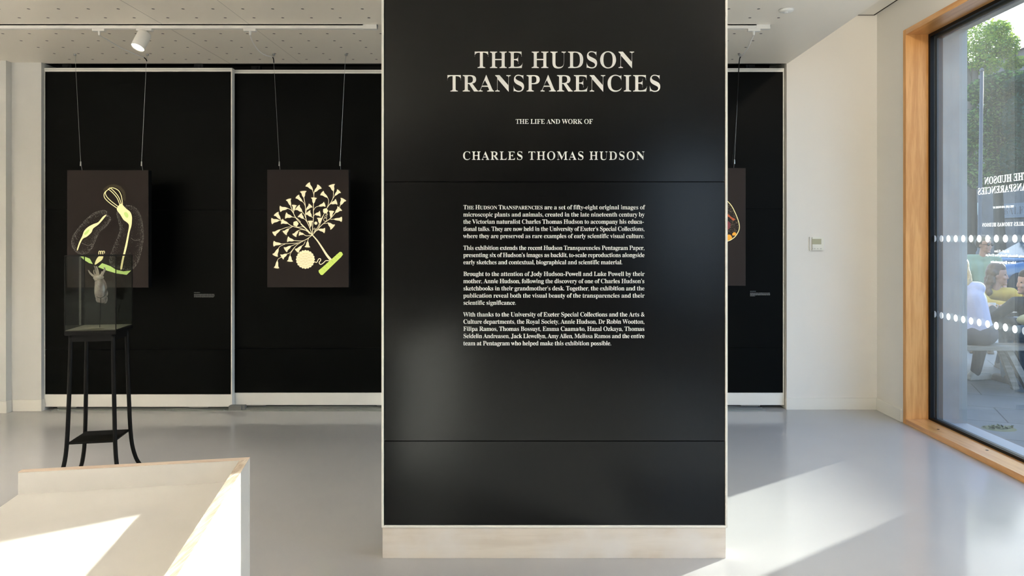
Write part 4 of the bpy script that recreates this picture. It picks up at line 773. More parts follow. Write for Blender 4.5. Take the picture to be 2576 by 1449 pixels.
def stipple(mb, f, outline, n, depth, r, seed):
    rr = rng(seed); P = [tuple(p.xy) for p in smoothpts([(p[0], p[1], 0) for p in outline], 4, True)]
    xs = [p[0] for p in P]; ys = [p[1] for p in P]; c = 0
    while c < n:
        p = (rr.uniform(min(xs), max(xs)), rr.uniform(min(ys), max(ys)))
        if not inside(p, P): continue
        if rr.random() > math.exp(-edge_dist(p, P) / depth) + 0.02: continue
        q = r * rr.uniform(0.5, 1.25)
        mb.add([f(p[0] - q, p[1]), f(p[0], p[1] - q), f(p[0] + q, p[1]), f(p[0], p[1] + q)], [(0, 1, 2, 3)]); c += 1

def draw_whisk(t):
    f = flat_to(120, 400, 0.31746, 0.0012); g = flat_to(120, 400, 0.31746, 0.0018); h = flat_to(120, 400, 0.31746, 0.0024)
    mb = MB()
    HR = [(625, 365), (685, 378), (733, 435), (756, 520), (762, 620), (748, 705), (728, 790), (690, 860), (640, 885), (560, 865), (500, 840), (488, 790), (510, 720), (540, 650), (570, 570), (562, 500), (546, 430), (565, 400), (600, 385)]
    HL = [(445, 405), (470, 415), (468, 440), (490, 450), (498, 485), (460, 540), (412, 580), (382, 645), (352, 710), (310, 750), (258, 755), (212, 728), (188, 670), (198, 612), (232, 560), (290, 490), (360, 430), (410, 410)]
    stipple(mb, f, HR, 1500, 13, 1.5, 3); stipple(mb, f, HL, 1300, 13, 1.5, 4)
    pline(mb, f, [(660, 625), (690, 645), (735, 640)], 2); pline(mb, f, [(215, 605), (235, 640)], 1.6); pline(mb, f, [(270, 665), (320, 685), (350, 670)], 1.6)
    part(mb, 'stippled_halo', STIP, t)
    mb = MB()
    blob(mb, g, [(548, 392), (566, 366), (585, 352), (604, 374), (626, 396), (655, 420), (668, 455), (668, 490), (664, 530), (650, 580), (630, 690), (605, 790), (590, 868), (576, 870), (588, 800), (612, 700), (635, 590), (645, 528), (630, 503), (602, 482), (577, 442), (556, 415)], 3)
    for c in ([(548, 388), (492, 348), (455, 312), (447, 285), (456, 262), (480, 243)], [(558, 376), (505, 335), (470, 300), (458, 270), (470, 248)],
              [(572, 362), (552, 312), (520, 272), (490, 245), (476, 240)], [(583, 352), (565, 305), (540, 270), (505, 236), (488, 230)], [(594, 360), (586, 300), (568, 258), (540, 236), (508, 228), (482, 238)]):
        pline(mb, g, c, 5.5)
    blob(mb, g, [(466, 443), (440, 455), (402, 500), (365, 515), (322, 538), (290, 570), (275, 610), (255, 650), (240, 690), (232, 722), (240, 720), (258, 672), (280, 632), (312, 615), (347, 582), (362, 550), (402, 520), (437, 482)], 3)
    blob(mb, g, [(374, 838), (382, 805), (405, 772), (440, 768), (434, 795), (408, 818)], 3)
    for cx in (412, 428, 444): pline(mb, g, [(cx - 5, 765), (cx - 7, 740), (cx, 729), (cx + 8, 735), (cx + 5, 748)], 4.5)
    part(mb, 'animal_print', CREAM, t)
    mb = MB()
    mb.poly([[(255, 768), (300, 776), (335, 790), (358, 832), (330, 825), (290, 800)]], g)
    part(mb, 'leaf_print', LEAFG, t); mb = MB()
    mb.poly([[(400, 856), (432, 825), (500, 850), (540, 876), (600, 890), (662, 884), (626, 918), (540, 905), (470, 884)]], g)
    part(mb, 'leaf_print', LEAFG, t); mb = MB()
    blob(mb, h, [(605, 430), (622, 420), (640, 440), (636, 465), (618, 460)], 3); blob(mb, h, [(290, 590), (318, 562), (332, 560), (322, 585), (300, 602)], 3)
    part(mb, 'gut_print', LEAFG, t)
    mb = MB(); rr = rng(8)
    for k in range(34):
        a = -2.6 + k * 0.085; x, y = 520 + 78 * math.cos(a), 300 + 78 * math.sin(a)
        pline(mb, f, [(x, y), (520 + 100 * math.cos(a + .12), 300 + 100 * math.sin(a + .12))], 0.9, 2)
    part(mb, 'cilia_print', FAINT, t)

def draw_flowers(t):
    f = flat_to(640, 400, 0.24836, 0.0012); g = flat_to(640, 400, 0.24836, 0.0018); h = flat_to(640, 400, 0.24836, 0.0024)
    bells = [(585,305,545,262),(612,330,655,285),(800,320,785,270),(820,365,853,330),(500,385,495,335),(480,425,440,385),(600,445,603,400),(735,385,690,350),
        (365,465,350,415),(780,450,825,435),(875,460,900,415),(660,475,705,460),(400,520,405,475),(480,530,440,495),(530,510,565,475),(330,500,270,505),(260,605,225,560),
        (375,585,325,575),(495,600,465,570),(575,580,545,545),(620,560,660,555),(825,540,860,505),(775,585,780,535),(815,610,875,612),(750,650,790,685),(660,645,662,605),
        (570,680,568,635),(655,715,705,722),(335,650,285,635),(245,622,185,628),(255,720,205,755),(345,710,310,745),(440,730,410,770),(495,760,460,755),(395,825,345,815),
        (265,860,205,858),(365,885,320,915),(475,885,435,925),(540,840,537,885),(240,915,215,970),(325,965,285,990),(362,985,360,1030),(232,1040,225,1095)]
    rr = rng(12); mb = MB(); mc = MB()
    for i, (nx, ny, mx, my) in enumerate(bells):
        d = Vector((mx - nx, my - ny)); L = d.length * 1.12; d.normalize(); q = Vector((-d.y, d.x)); w = 27 + rr.uniform(-4, 5)
        if 26 <= i < 28 or i in (33,): w *= 0.85
        prof = [(-0.18, 2.5), (-0.05, 4.5), (0.06, 9), (0.16, w * 0.42), (0.30, w * 0.52), (0.50, w * 0.57), (0.68, w * 0.64), (0.82, w * 0.80), (0.93, w * 1.06), (0.99, w * 1.10), (1.05, w * 0.85), (1.09, w * 0.45)]
        side = rr.choice((-1, 1)) * rr.uniform(0, 6)
        left = [Vector((nx, ny)) + d * (a * L) + q * (b + side * a * .3) for a, b in prof]; right = [Vector((nx, ny)) + d * (a * L) - q * (b - side * a * .3) for a, b in prof]
        mb.poly([[tuple(p) for p in left + right[::-1]]], g)
        for k in range(9):
            s = (k - 4) / 4; p0 = Vector((mx, my)) + q * s * w * 0.95 + d * 4; p1 = p0 + (d + q * s * 0.8).normalized() * rr.uniform(12, 20)
            pline(mc, f, [tuple(p0), tuple(p1)], 1.0, 1)
    stems = [[(588,770),(520,700),(432,612),(392,540),(365,465)],[(402,560),(370,515),(330,500)],[(397,550),(400,520)],[(588,770),(558,690),(522,600),(517,480),(500,385)],[(517,480),(500,445),(480,425)],
        [(588,770),(590,690),(598,600),(598,500),(600,445)],[(603,400),(602,360),(585,305)],[(602,372),(606,345),(612,330)],[(598,525),(620,490),(660,475)],[(598,585),(606,570),(620,560)],[(598,592),(585,590),(575,580)],
        [(588,770),(640,712),(702,652),(772,600),(825,540)],[(770,612),(815,610)],[(702,655),(750,650)],[(600,745),(642,690),(660,645)],[(610,735),(655,715)],[(680,605),(738,492),(752,420),(735,385)],
        [(740,492),(795,402),(800,320)],[(795,402),(820,365)],[(750,470),(780,450)],[(862,490),(868,475),(875,460)],[(588,770),(505,715),(385,680),(335,650)],[(385,685),(320,695),(255,720)],[(392,682),(345,710)],
        [(300,640),(270,625),(245,622)],[(285,630),(260,605)],[(588,770),(530,778),(495,760)],[(520,722),(470,715),(440,730)],[(588,770),(530,812),(480,830),(395,825)],[(500,828),(440,850),(265,860)],[(470,845),(420,882),(368,955),(362,985)],
        [(410,890),(365,945),(325,965)],[(440,855),(400,870),(365,885)],[(310,862),(260,885),(240,915)],[(300,985),(245,1010),(232,1040)],[(515,835),(500,865),(475,885)],[(550,800),(543,820),(540,840)],
        [(520,600),(505,560),(480,530)],[(520,560),(530,510)],[(545,660),(520,620),(495,600)],[(562,700),(570,680)],[(470,640),(430,600),(375,585)],[(588,770),(470,660)],[(560,760),(500,690),(440,690),(400,665)],[(730,500),(700,570),(650,700)],[(770,600),(775,585)]]
    for s in stems: pline(mb, g, s, 6 if s[0] == (588, 770) else 4.6, 5)
    pline(mb, g, [(588, 770), (640, 830), (690, 905), (735, 975), (780, 1028)], 9, 5, 26)
    pline(mb, g, [(610, 1040), (632, 1046), (650, 1014), (668, 1010), (672, 1026), (656, 1050), (672, 1068), (700, 1052), (725, 1030), (765, 1032)], 8, 5)
    for c in (((720, 525), 24), ((420, 655), 25)):
        for k in range(5): disc(mb, g, c[0][0] + 12 * math.cos(k * 1.257), c[0][1] + 12 * math.sin(k * 1.257), c[1] * .62)
    disc(mb, g, 623, 650, 16)
    for cx, cy, r in ((718, 614, 17), (724, 585, 11), (734, 560, 8), (609, 709, 9)):
        pline(mb, g, [(cx + r * math.cos(a * .7), cy + r * math.sin(a * .7)) for a in range(10)], 4, 2)
    disc(mb, g, 517, 1017, 84, 30)
    for k in range(20): disc(mb, g, 517 + 82 * math.cos(k * math.pi / 10), 1017 + 82 * math.sin(k * math.pi / 10), 14)
    part(mb, 'flower_print', PEACH, t)
    part(mc, 'cilia_print', FAINT, t)
    mb = MB()
    for ring, n in ((18, 5), (44, 9), (70, 14)):
        for k in range(n):
            a = 2 * math.pi * k / n + ring; x, y = 517 + ring * math.cos(a), 1017 + ring * math.sin(a)
            pline(mb, h, [(x - 11, y + 5), (x, y + 11), (x + 11, y + 5)], 3.2, 3)
    part(mb, 'cell_print', glow('print_buff', (214, 190, 132), 0.9), t)
    mb = MB(); mb.poly([[(650, 1130), (700, 1088), (866, 940), (884, 942), (898, 966), (880, 992), (692, 1174), (674, 1174), (655, 1150)]], h); part(mb, 'twig_print', LIME, t)
    f4 = flat_to(640, 400, 0.24836, 0.003); mb = MB()
    for x, y in ((690, 1105), (715, 1080), (742, 1052), (775, 1025), (810, 995), (842, 965)): pline(mb, f4, [(x - 12, y), (x + 10, y + 8), (x + 24, y + 24)], 2.5, 3)
    part(mb, 'twig_marking', glow('print_olive', (170, 186, 78), 0.9), t)

def draw_egg(t):
    f = flat_to(0, 0, 1, 0.0012); g = flat_to(0, 0, 1, 0.0018); h = flat_to(0, 0, 1, 0.0024)
    egg = [(1831, 507), (1841, 519), (1851, 539), (1858, 558), (1860, 571), (1858, 581), (1851, 593), (1842, 601), (1830, 606.5), (1800, 610), (1760, 604), (1728, 580), (1722, 545), (1745, 508), (1780, 488), (1808, 490)]
    mb = MB(); stipple(mb, f, egg, 1300, 30, 0.55, 21); part(mb, 'stippled_body', glow('print_warm_stipple', (170, 152, 118), 0.9), t)
    mb = MB(); pline(mb, g, egg + egg[:1], 1.7, 4); part(mb, 'egg_outline', CREAM, t)
    mb = MB()
    blob(mb, g, [(1820, 595), (1834, 590), (1840, 594), (1841, 600), (1834, 604), (1822, 604)], 3); blob(mb, g, [(1842, 588), (1847, 584), (1852, 587), (1850, 592), (1843, 592)], 3)
    part(mb, 'yolk_print', OCHRE, t)
    mb = MB(); blob(mb, g, [(1820, 532), (1832, 539), (1841, 547), (1849, 551), (1844, 555), (1838, 549), (1828, 543), (1818, 538)], 3); part(mb, 'muscle_print', RUST, t)
    mb = MB(); blob(mb, g, [(1820, 556), (1832, 557), (1838, 564), (1833, 577), (1820, 576)], 3); part(mb, 'organ_print', MAUVE, t)

picture('brown backlit picture of a whisk-headed rotifer and its stippled tube, behind the glass case', 168.5, 373.5, 428, 723.5, draw_whisk,
        [[(187.5, 137, 6.16), (189.5, 151, 6.15), (203, 410, 6.15)], [(370, 137, 6.16), (368.5, 152, 6.15), (356, 410, 6.15)]])
picture('brown backlit picture of a cream branching flower colony and a lime twig', 672, 877.5, 426.5, 723, draw_flowers,
        [[(688, 136, 6.16), (688.5, 151, 6.15), (702.5, 410, 6.15)], [(870.5, 136, 6.16), (868.5, 151, 6.15), (855.5, 410, 6.15)]])
picture('brown backlit picture with a dotted egg shape, mostly hidden behind the title panel', 1671, 1876, 422.5, 719, draw_egg,
        [[(1700, 136, 6.16), (1699, 151, 6.15), (1690, 405, 6.15)], [(1861, 136, 6.16), (1860, 151, 6.15), (1847.5, 405, 6.15)]])

# ------------------------------------------------------------------ lighting track, adaptors with flex, spotlight
TD = 5.307
for lab, x0, x1 in (('white ceiling lighting track on the left, ending above the title panel', -6.4, (948 - VPX) * TD / FPX),
                    ('short white ceiling lighting track right of the title panel', 0.35, (1938 - VPX) * TD / FPX)):
    t = thing('lighting_track', lab, 'lighting track', loc=((x0 + x1) / 2, TD, 3.03))
    mb = MB(); mb.box(x0, x1, TD, TD + 0.012, 3.0, 3.03); mb.box(x0, x1, TD + 0.024, TD + 0.036, 3.0, 3.03); mb.box(x0, x1, TD, TD + 0.036, 3.022, 3.03)
    part(mb, 'housing', WHITEP, t)
    mb = MB(); mb.box(x0, x1 - 0.1, TD + 0.012, TD + 0.024, 3.004, 3.022); part(mb, 'conductor', DARKGAP, t)
    mb = MB(); mb.box(x1 - 0.1, x1, TD - 0.001, TD + 0.037, 2.998, 3.03); part(mb, 'end_cap', WHITEP, t, bevel=0.001)
def flex(label, ax, pts, sleeve):
    t = thing('power_flex', label, 'power cable', 'power cables feeding the pictures', ((ax - VPX) * TD / FPX, TD + 0.018, 2.99))
    x = (ax - VPX) * TD / FPX
    mb = MB(); mb.box(x - 0.043, x + 0.043, TD + 0.002, TD + 0.034, 2.983, 3.0); mb.tube([(x, TD + 0.018, 2.985), (x, TD + 0.018, 2.955)], [0.010, 0.006], 10); part(mb, 'adaptor', WHITEP, t)
    P = [Vector((x, TD + 0.018, 2.965))]; n = len(pts)
    for i, (px, py) in enumerate(pts): P.append(W(px, py, TD + 0.02 + (6.148 - TD - 0.02) * (i + 1) / n))
    mb = MB(); mb.tube(smoothpts(P, 6), 0.0042, 6); part(mb, 'cord', mat('cord_white', (0.9, 0.89, 0.86, 1), 0.4), t, smooth=True)
    Q = [P[-1]] + [W(a, b, 6.147) for a, b in sleeve]
    mb = MB(); mb.tube(smoothpts(Q, 5), 0.0042, 6); part(mb, 'sleeve', BLACKMETAL, t, smooth=True)
flex('thin white flex swagging from the track to the rotifer picture, left of the spotlight', 246, [(252, 90), (272, 101), (300, 118), (335, 134), (362, 144.5)], [(367, 149), (369.5, 154)])
flex('thin white flex dropping from the track to the flower picture wire', 627, [(629, 88), (636, 106), (650, 127), (668, 139), (685, 143.5)], [(688, 148), (689, 158)])
flex('thin white flex dropping from the short track right of the title panel', 1898, [(1893, 95), (1883, 117), (1876, 128), (1871, 135), (1864, 142)], [(1861, 147), (1859.5, 158), (1858.5, 175), (1853, 270), (1846, 370), (1840, 417)])
sp = W(366, 73, TD + 0.018); ax = Vector((-0.20, -0.40, -0.895)).normalized()
t = thing('spotlight', 'white cylindrical track spotlight, lit, on the ceiling track', 'spotlight', loc=sp)
mb = MB(); mb.box(sp.x - 0.06, sp.x + 0.05, TD + 0.002, TD + 0.034, 2.985, 3.0); part(mb, 'adaptor', WHITEP, t, bevel=0.001)
mb = MB(); mb.tube([(sp.x, sp.y, 2.99), (sp.x, sp.y, 2.945)], 0.008, 10); part(mb, 'stem', WHITEP, t)
q = ax.to_track_quat('Z', 'Y').to_matrix().to_4x4(); M0 = Matrix.Translation(Vector((sp.x, sp.y, 2.975))) @ q
mb = MB(); mb.lathe([(0.0, 0.0), (0.030, 0.0), (0.042, 0.008), (0.0465, 0.02), (0.0465, 0.135), (0.044, 0.137), (0.043, 0.125)], M0, 32); part(mb, 'lamp_body', WHITEP, t, smooth=True)
mb = MB(); mb.lathe([(0.0, 0.129), (0.043, 0.129)], M0, 32); part(mb, 'lens', mat('lamp_lens', (1, 1, 1, 1), 0.5, emit=(1.0, 0.88, 0.68, 1), estr=6), t)
sd = bpy.data.lights.new('spotlight_beam', 'SPOT'); sd.energy = 76; sd.color = (1.0, 0.93, 0.82); sd.spot_size = R(88); sd.spot_blend = 0.9; sd.shadow_soft_size = 0.03
so = bpy.data.objects.new('spotlight_beam', sd); COL.objects.link(so); so.parent = t
so.location = Vector((sp.x, sp.y, 2.975)) + ax * 0.15 - sp; so.rotation_euler = (-ax).to_track_quat('Z', 'Y').to_euler()

# ------------------------------------------------------------------ ceiling disc and thermostat
c = W(1978, 24, 1870 * 1.53 / 576)
t = thing('smoke_detector', 'small white round detector on the ceiling above the pale wall', 'detector', loc=c)
mb = MB(); mb.lathe([(0.0, -0.018), (0.030, -0.018), (0.045, -0.012), (0.050, 0.0), (0.0, 0.0)], Matrix.Translation(c), 24); part(mb, 'cover', WHITEP, t, smooth=True)
mb = MB(); mb.lathe([(0.0, -0.022), (0.012, -0.022), (0.015, -0.016), (0.0, -0.016)], Matrix.Translation(c), 16); part(mb, 'sensor', mat('sensor_white', (0.9, 0.88, 0.84, 1), 0.3), t)
a, b = W(2035.5, 630.5, 6.52), W(2073, 596, 6.52)
t = thing('thermostat', 'small white wall thermostat with a grey-green display on the pale wall', 'thermostat', loc=((a.x + b.x) / 2, 6.52, a.z))
mb = MB(); mb.box(a.x, b.x, 6.508, 6.52, a.z, b.z); part(mb, 'back_plate', WHITEP, t, bevel=0.002)
mb = MB(); mb.box(a.x + 0.018, b.x - 0.011, 6.494, 6.508, a.z + 0.003, b.z - 0.003); part(mb, 'housing', mat('housing_white', (0.80, 0.79, 0.70, 1), 0.4), t, bevel=0.003)
p, q2 = W(2043.5, 614.5, 6.494), W(2066, 601, 6.494)
mb = MB(); mb.box(p.x, q2.x, 6.4925, 6.494, p.z, q2.z); part(mb, 'display_screen', mat('lcd_olive', (0.42, 0.40, 0.25, 1), 0.25), t)
for bx in (2044, 2049.5, 2057, 2065):
    p = W(bx, 625.5, 6.494); mb = MB(); mb.box(p.x - 0.006, p.x + 0.006, 6.4915, 6.494, p.z - 0.004, p.z + 0.004); part(mb, 'button', mat('button_grey', (0.55, 0.54, 0.48, 1), 0.5), t, bevel=0.0008)

# ------------------------------------------------------------------ plywood display table in the foreground
O = Vector((-0.886, 2.33, 0)); U = Vector((-0.981, -0.196, 0)); V = Vector((0.196, -0.981, 0))
MT = Matrix(((U.x, V.x, 0, O.x), (U.y, V.y, 0, O.y), (0, 0, 1, 0), (0, 0, 0, 1)))
t = bpy.data.objects.new('display_table', None); COL.objects.link(t); t.matrix_world = MT
tag(t, 'whitewashed plywood display table with raised rims in the left foreground, partly in sun', 'table')
# U x V points down, so the local frame is mirrored: keep the matrix in the mesh instead
t.matrix_world = Matrix.Translation(O)
def tpart(name, m, boxes, bevel=0.001):
    mb = MB()
    for b in boxes: mb.box(*b, M=Matrix.Translation(-O) @ MT)
    o = mb.build(name, m, t)
    bm = bmesh.new(); bm.from_mesh(o.data); bmesh.ops.recalc_face_normals(bm, faces=bm.faces)
    if bevel: bmesh.ops.bevel(bm, geom=list(bm.edges), offset=bevel, segments=1, affect='EDGES')
    bm.to_mesh(o.data); bm.free(); return o
LEN, WID, TH = 1.42, 0.640, 0.026
tpart('back_panel', TABLEW, [(0.0, WID, 0, TH, 0, 0.8135)])
tpart('side_panel', TABLEW, [(0, TH, TH, LEN, 0, 0.8135)])
tpart('side_panel', TABLEW, [(WID - TH, WID, TH, LEN, 0, 0.724)])
tpart('tray_floor', TABLEW, [(TH, WID, TH, LEN, 0.724, 0.750)])
tpart('ply_edge', mat_wood('ply_edge_back', (0.60, 0.46, 0.37, 1), (0.72, 0.60, 0.50, 1), 'X', 4.0, 0.6), [(0.0, WID, 0, TH, 0.8135, 0.815)], 0)
tpart('ply_edge', PLYEDGE, [(0, TH, TH, LEN, 0.8135, 0.815)], 0)

# ------------------------------------------------------------------ glass case on its black stand
E1 = Vector((0.9775, 0.211, 0)); E2 = Vector((-0.195, 0.981, 0)); CC = Vector((-2.749, 4.72, 0))
def cs(a, b, z): p = CC + E1 * a + E2 * b; return Vector((p.x, p.y, z))
st = thing('plant_stand', 'tall slim black four-legged stand with a lower shelf, carrying the glass case', 'stand', loc=CC)
MS = Matrix(((E1.x, E2.x, 0, CC.x), (E1.y, E2.y, 0, CC.y), (0, 0, 1, 0), (0, 0, 0, 1)))
mb = MB(); mb.box(-0.145, 0.145, -0.155, 0.155, 0.905, 0.925, M=MS); part(mb, 'top', BLACKMETAL, st, bevel=0.003)
mb = MB()
for bx in ((-0.125, 0.125, -0.135, -0.118), (-0.125, 0.125, 0.118, 0.135), (-0.125, -0.108, -0.118, 0.118), (0.108, 0.125, -0.118, 0.118)): mb.box(*bx, 0.865, 0.905, M=MS)
part(mb, 'apron', BLACKMETAL, st)
for sx in (-1, 1):
    for sy in (-1, 1):
        prof = [(0.118, 0.905), (0.122, 0.70), (0.128, 0.45), (0.134, 0.26), (0.143, 0.14), (0.160, 0.05), (0.178, 0.0)]
        mb = MB(); mb.tube(smoothpts([cs(sx * h, sy * h * 1.05, z) for h, z in prof], 4), 0.0125, 10); part(mb, 'leg', BLACKMETAL, st, smooth=True)
mb = MB(); mb.box(-0.132, 0.132, -0.140, 0.140, 0.236, 0.248, M=MS); part(mb, 'shelf', BLACKMETAL, st, bevel=0.002)
gc = thing('glass_case', 'clear glass display case with thin black edges on the black stand', 'display case', loc=(CC.x, CC.y, 0.925))
HA, HB, Z0, Z1 = 0.1425, 0.152, 0.925, 1.396
mb = MB(); mb.box(-HA, HA, -HB, HB, Z0, Z0 + 0.012, M=MS); part(mb, 'base_board', mat('case_base', (0.055, 0.05, 0.034, 1), 0.5), gc)
mb = MB(); r = 0.0022
for sx in (-1, 1):
    for sy in (-1, 1): mb.box(sx * HA - r, sx * HA + r, sy * HB - r, sy * HB + r, Z0, Z1, M=MS)
for sy in (-1, 1): mb.box(-HA, HA, sy * HB - r, sy * HB + r, Z1 - 0.006, Z1, M=MS); mb.box(-HA, HA, sy * HB - r, sy * HB + r, Z0, Z0 + 0.008, M=MS)
for sx in (-1, 1): mb.box(sx * HA - r, sx * HA + r, -HB, HB, Z1 - 0.006, Z1, M=MS); mb.box(sx * HA - r, sx * HA + r, -HB, HB, Z0, Z0 + 0.008, M=MS)
part(mb, 'edge_frame', BLACKMETAL, gc)
g = 0.0015
for bx in ((-HA, HA, -HB - g, -HB + g), (-HA, HA, HB - g, HB + g), (-HA - g, -HA + g, -HB, HB), (HA - g, HA + g, -HB, HB)):
    mb = MB(); mb.box(*bx, Z0 + 0.008, Z1 - 0.009, M=MS); part(mb, 'glass_pane', CASEGLASS, gc)
mb = MB(); mb.box(-HA, HA, -HB, HB, Z1 - 0.006, Z1 - 0.003, M=MS); part(mb, 'glass_pane', CASEGLASS, gc)

SPD = 4.70
def sp3(x, y, d=SPD): return W(140 + 0.17943 * x, 600 + 0.17943 * y, d)
GL = mat('blown_glass', (0.22, 0.18, 0.165, 1), 0.16, 0.8, noise_amt=0.3, noise_scale=40, bump=0.15, bump_scale=60, coat=0.4)
GL2 = mat('pale_glass', (0.42, 0.36, 0.31, 1), 0.12, 0.8, noise_amt=0.25, noise_scale=60, coat=0.5)
base = sp3(618, 1290); base.z = Z0 + 0.012
sq = thing('glass_squid', 'small grey glass squid model held upright on a wire inside the glass case', 'model', loc=base)
mb = MB()
path = [(608, 575), (618, 600), (628, 640), (634, 700), (634, 760), (640, 810), (650, 850), (655, 890), (656, 908)]
rad = [55, 64, 72, 80, 80, 74, 62, 48, 8]
mb.tube([sp3(*p) for p in path], [v * 0.17943 * SPD / FPX for v in rad], 20)
for ex, ey, rr_ in ((715, 770, 30), (700, 850, 42), (600, 850, 30)):
    mb.ball(sp3(ex - 8, ey, SPD + 0.012), (rr_ * 0.00042, 0.008, rr_ * 0.0007))
part(mb, 'mantle', GL, sq, smooth=True)
mb = MB(); mb.tube([sp3(600, 520), sp3(602, 545), sp3(606, 585)], [0.024, 0.031, 0.024], 18); part(mb, 'head', GL2, sq, smooth=True)
for pts, r0 in (([(560, 540), (515, 515), (480, 480), (462, 445)], 0.0085), ([(640, 520), (665, 480), (688, 440), (684, 405)], 0.010), ([(580, 530), (548, 505), (535, 470), (540, 440)], 0.006),
                ([(625, 525), (640, 495), (648, 462)], 0.007), ([(600, 520), (590, 450), (572, 390)], 0.0085), ([(592, 525), (566, 450), (545, 385)], 0.0085)):
    n = len(pts); mb = MB(); P = smoothpts([sp3(p[0], p[1], SPD - 0.004 * i) for i, p in enumerate(pts)], 5)
    mb.tube(P, [r0 * (1 - 0.72 * i / (len(P) - 1)) for i in range(len(P))], 8)
    for k in range(0, len(P), 1): mb.ball(P[k] + Vector((0, -r0 * 0.6, 0)), 0.0032 * (1 - 0.5 * k / len(P)), n=6, m=4)
    part(mb, 'tentacle', GL2, sq, smooth=True)
mb = MB(); mb.tube(smoothpts([sp3(556, 790), sp3(575, 815, SPD - 0.03), sp3(630, 833, SPD - 0.045), sp3(690, 800, SPD - 0.03), sp3(716, 720), sp3(722, 690, SPD + 0.01)], 5), 0.0018, 6)
mb.tube([sp3(630, 833, SPD - 0.045), sp3(628, 900, SPD - 0.03), sp3(622, 1100, SPD), base], 0.0018, 6)
part(mb, 'wire_mount', BLACKMETAL, sq)

# ------------------------------------------------------------------ linear lamps added out of view to lift the room's brightness
def added_pendant(label, x, y, w, power):
    t = thing('fill_lamp', label, 'lamp', 'added linear lamps brightening the gallery', (x, y, 2.25))
    mb = MB(); mb.box(x - w / 2, x + w / 2, y - 0.04, y + 0.04, 2.25, 2.30); part(mb, 'housing', WHITEP, t, bevel=0.003)
    for k in (-1, 1): mb = MB(); mb.tube([(x + k * w * 0.4, y, 2.30), (x + k * w * 0.4, y, 3.03)], 0.002, 6); part(mb, 'suspension_wire', STEEL, t)
    for up in (0, 1):
        z = 2.302 if up else 2.248
        mb = MB(); mb.box(x - w / 2 + 0.01, x + w / 2 - 0.01, y - 0.032, y + 0.032, z, z + 0.001); part(mb, 'diffuser', mat('fill_diffuser', (0.9, 0.88, 0.85, 1), 0.5, emit=(1, 0.9, 0.76, 1), estr=2.0), t)
        d = bpy.data.lights.new('fill_light', 'AREA'); d.shape = 'RECTANGLE'; d.size = w - 0.02; d.size_y = 0.065; d.energy = power * (0.97 if up else 0.03); d.color = (1.0, 0.97, 0.92)
        o = bpy.data.objects.new('fill_light', d); COL.objects.link(o); o.parent = t; o.location = (0, 0, z - 2.25 + (0.004 if up else -0.004)); o.rotation_euler = (R(180) if up else 0, 0, 0)
added_pendant('added long white fill lamp, out of view over the left of the gallery', -4.9, 2.6, 2.0, 42)
added_pendant('added long white fill lamp, out of view left of the camera', -4.0, -1.4, 2.4, 200)
added_pendant('added white fill lamp, out of view over the aisle beside the big window', 2.43, 2.7, 0.8, 26)
t = thing('spotlight', 'added white spotlight, out of view on the ceiling, brightening the pale wall beside the window', 'spotlight', loc=(2.58, 3.7, 3.466))  # spotlight added out of view to brighten the far-right wall
sp = Vector((2.58, 3.7, 3.466)); ax = (Vector((2.72, 6.52, 2.55)) - sp).normalized()
M0 = Matrix.Translation(sp - Vector((0, 0, 0.075))) @ ax.to_track_quat('Z', 'Y').to_matrix().to_4x4()
mb = MB(); mb.tube([sp, sp - Vector((0, 0, 0.08))], [0.03, 0.012], 12); part(mb, 'stem', WHITEP, t)
mb = MB(); mb.lathe([(0.0, 0.0), (0.042, 0.008), (0.0465, 0.02), (0.0465, 0.135), (0.043, 0.125)], M0, 28); part(mb, 'lamp_body', WHITEP, t, smooth=True)
mb = MB(); mb.lathe([(0.0, 0.129), (0.043, 0.129)], M0, 28); part(mb, 'lens', MATS['lamp_lens'], t)
sd = bpy.data.lights.new('spotlight_beam', 'SPOT'); sd.energy = 24; sd.color = (1.0, 0.86, 0.66); sd.spot_size = R(95); sd.spot_blend = 0.9; sd.shadow_soft_size = 0.04
so = bpy.data.objects.new('spotlight_beam', sd); COL.objects.link(so); so.parent = t
so.location = M0.translation + ax * 0.15 - sp; so.rotation_euler = (-ax).to_track_quat('Z', 'Y').to_euler()

# ================================================================== OUTSIDE THE WINDOW
GZ = -0.03
def mat_paving():
    m = bpy.data.materials.new('paving'); m.use_nodes = True
    nt = m.node_tree; L = nt.links; b = nt.nodes['Principled BSDF']; b.inputs['Roughness'].default_value = 0.6
    tc = nt.nodes.new('ShaderNodeTexCoord'); mp = nt.nodes.new('ShaderNodeMapping'); mp.inputs['Rotation'].default_value = (0, 0, R(22))
    L.new(tc.outputs['Object'], mp.inputs[0])
    br = nt.nodes.new('ShaderNodeTexBrick'); br.inputs['Scale'].default_value = 1.0
    br.inputs['Brick Width'].default_value = 0.9; br.inputs['Row Height'].default_value = 0.6; br.inputs['Mortar Size'].default_value = 0.006
    br.inputs['Color1'].default_value = (0.13, 0.135, 0.14, 1); br.inputs['Color2'].default_value = (0.155, 0.16, 0.16, 1); br.inputs['Mortar'].default_value = (0.035, 0.035, 0.035, 1)
    L.new(mp.outputs[0], br.inputs['Vector'])
    n = nt.nodes.new('ShaderNodeTexNoise'); n.inputs['Scale'].default_value = 5; n.inputs['Detail'].default_value = 6; L.new(tc.outputs['Object'], n.inputs['Vector'])
    mr = nt.nodes.new('ShaderNodeMapRange'); mr.inputs['To Min'].default_value = 0.75; mr.inputs['To Max'].default_value = 1.25; L.new(n.outputs['Fac'], mr.inputs['Value'])
    v = nt.nodes.new('ShaderNodeVectorMath'); v.operation = 'SCALE'; L.new(br.outputs['Color'], v.inputs[0]); L.new(mr.outputs[0], v.inputs['Scale'])
    L.new(v.outputs[0], b.inputs['Base Color']); return m
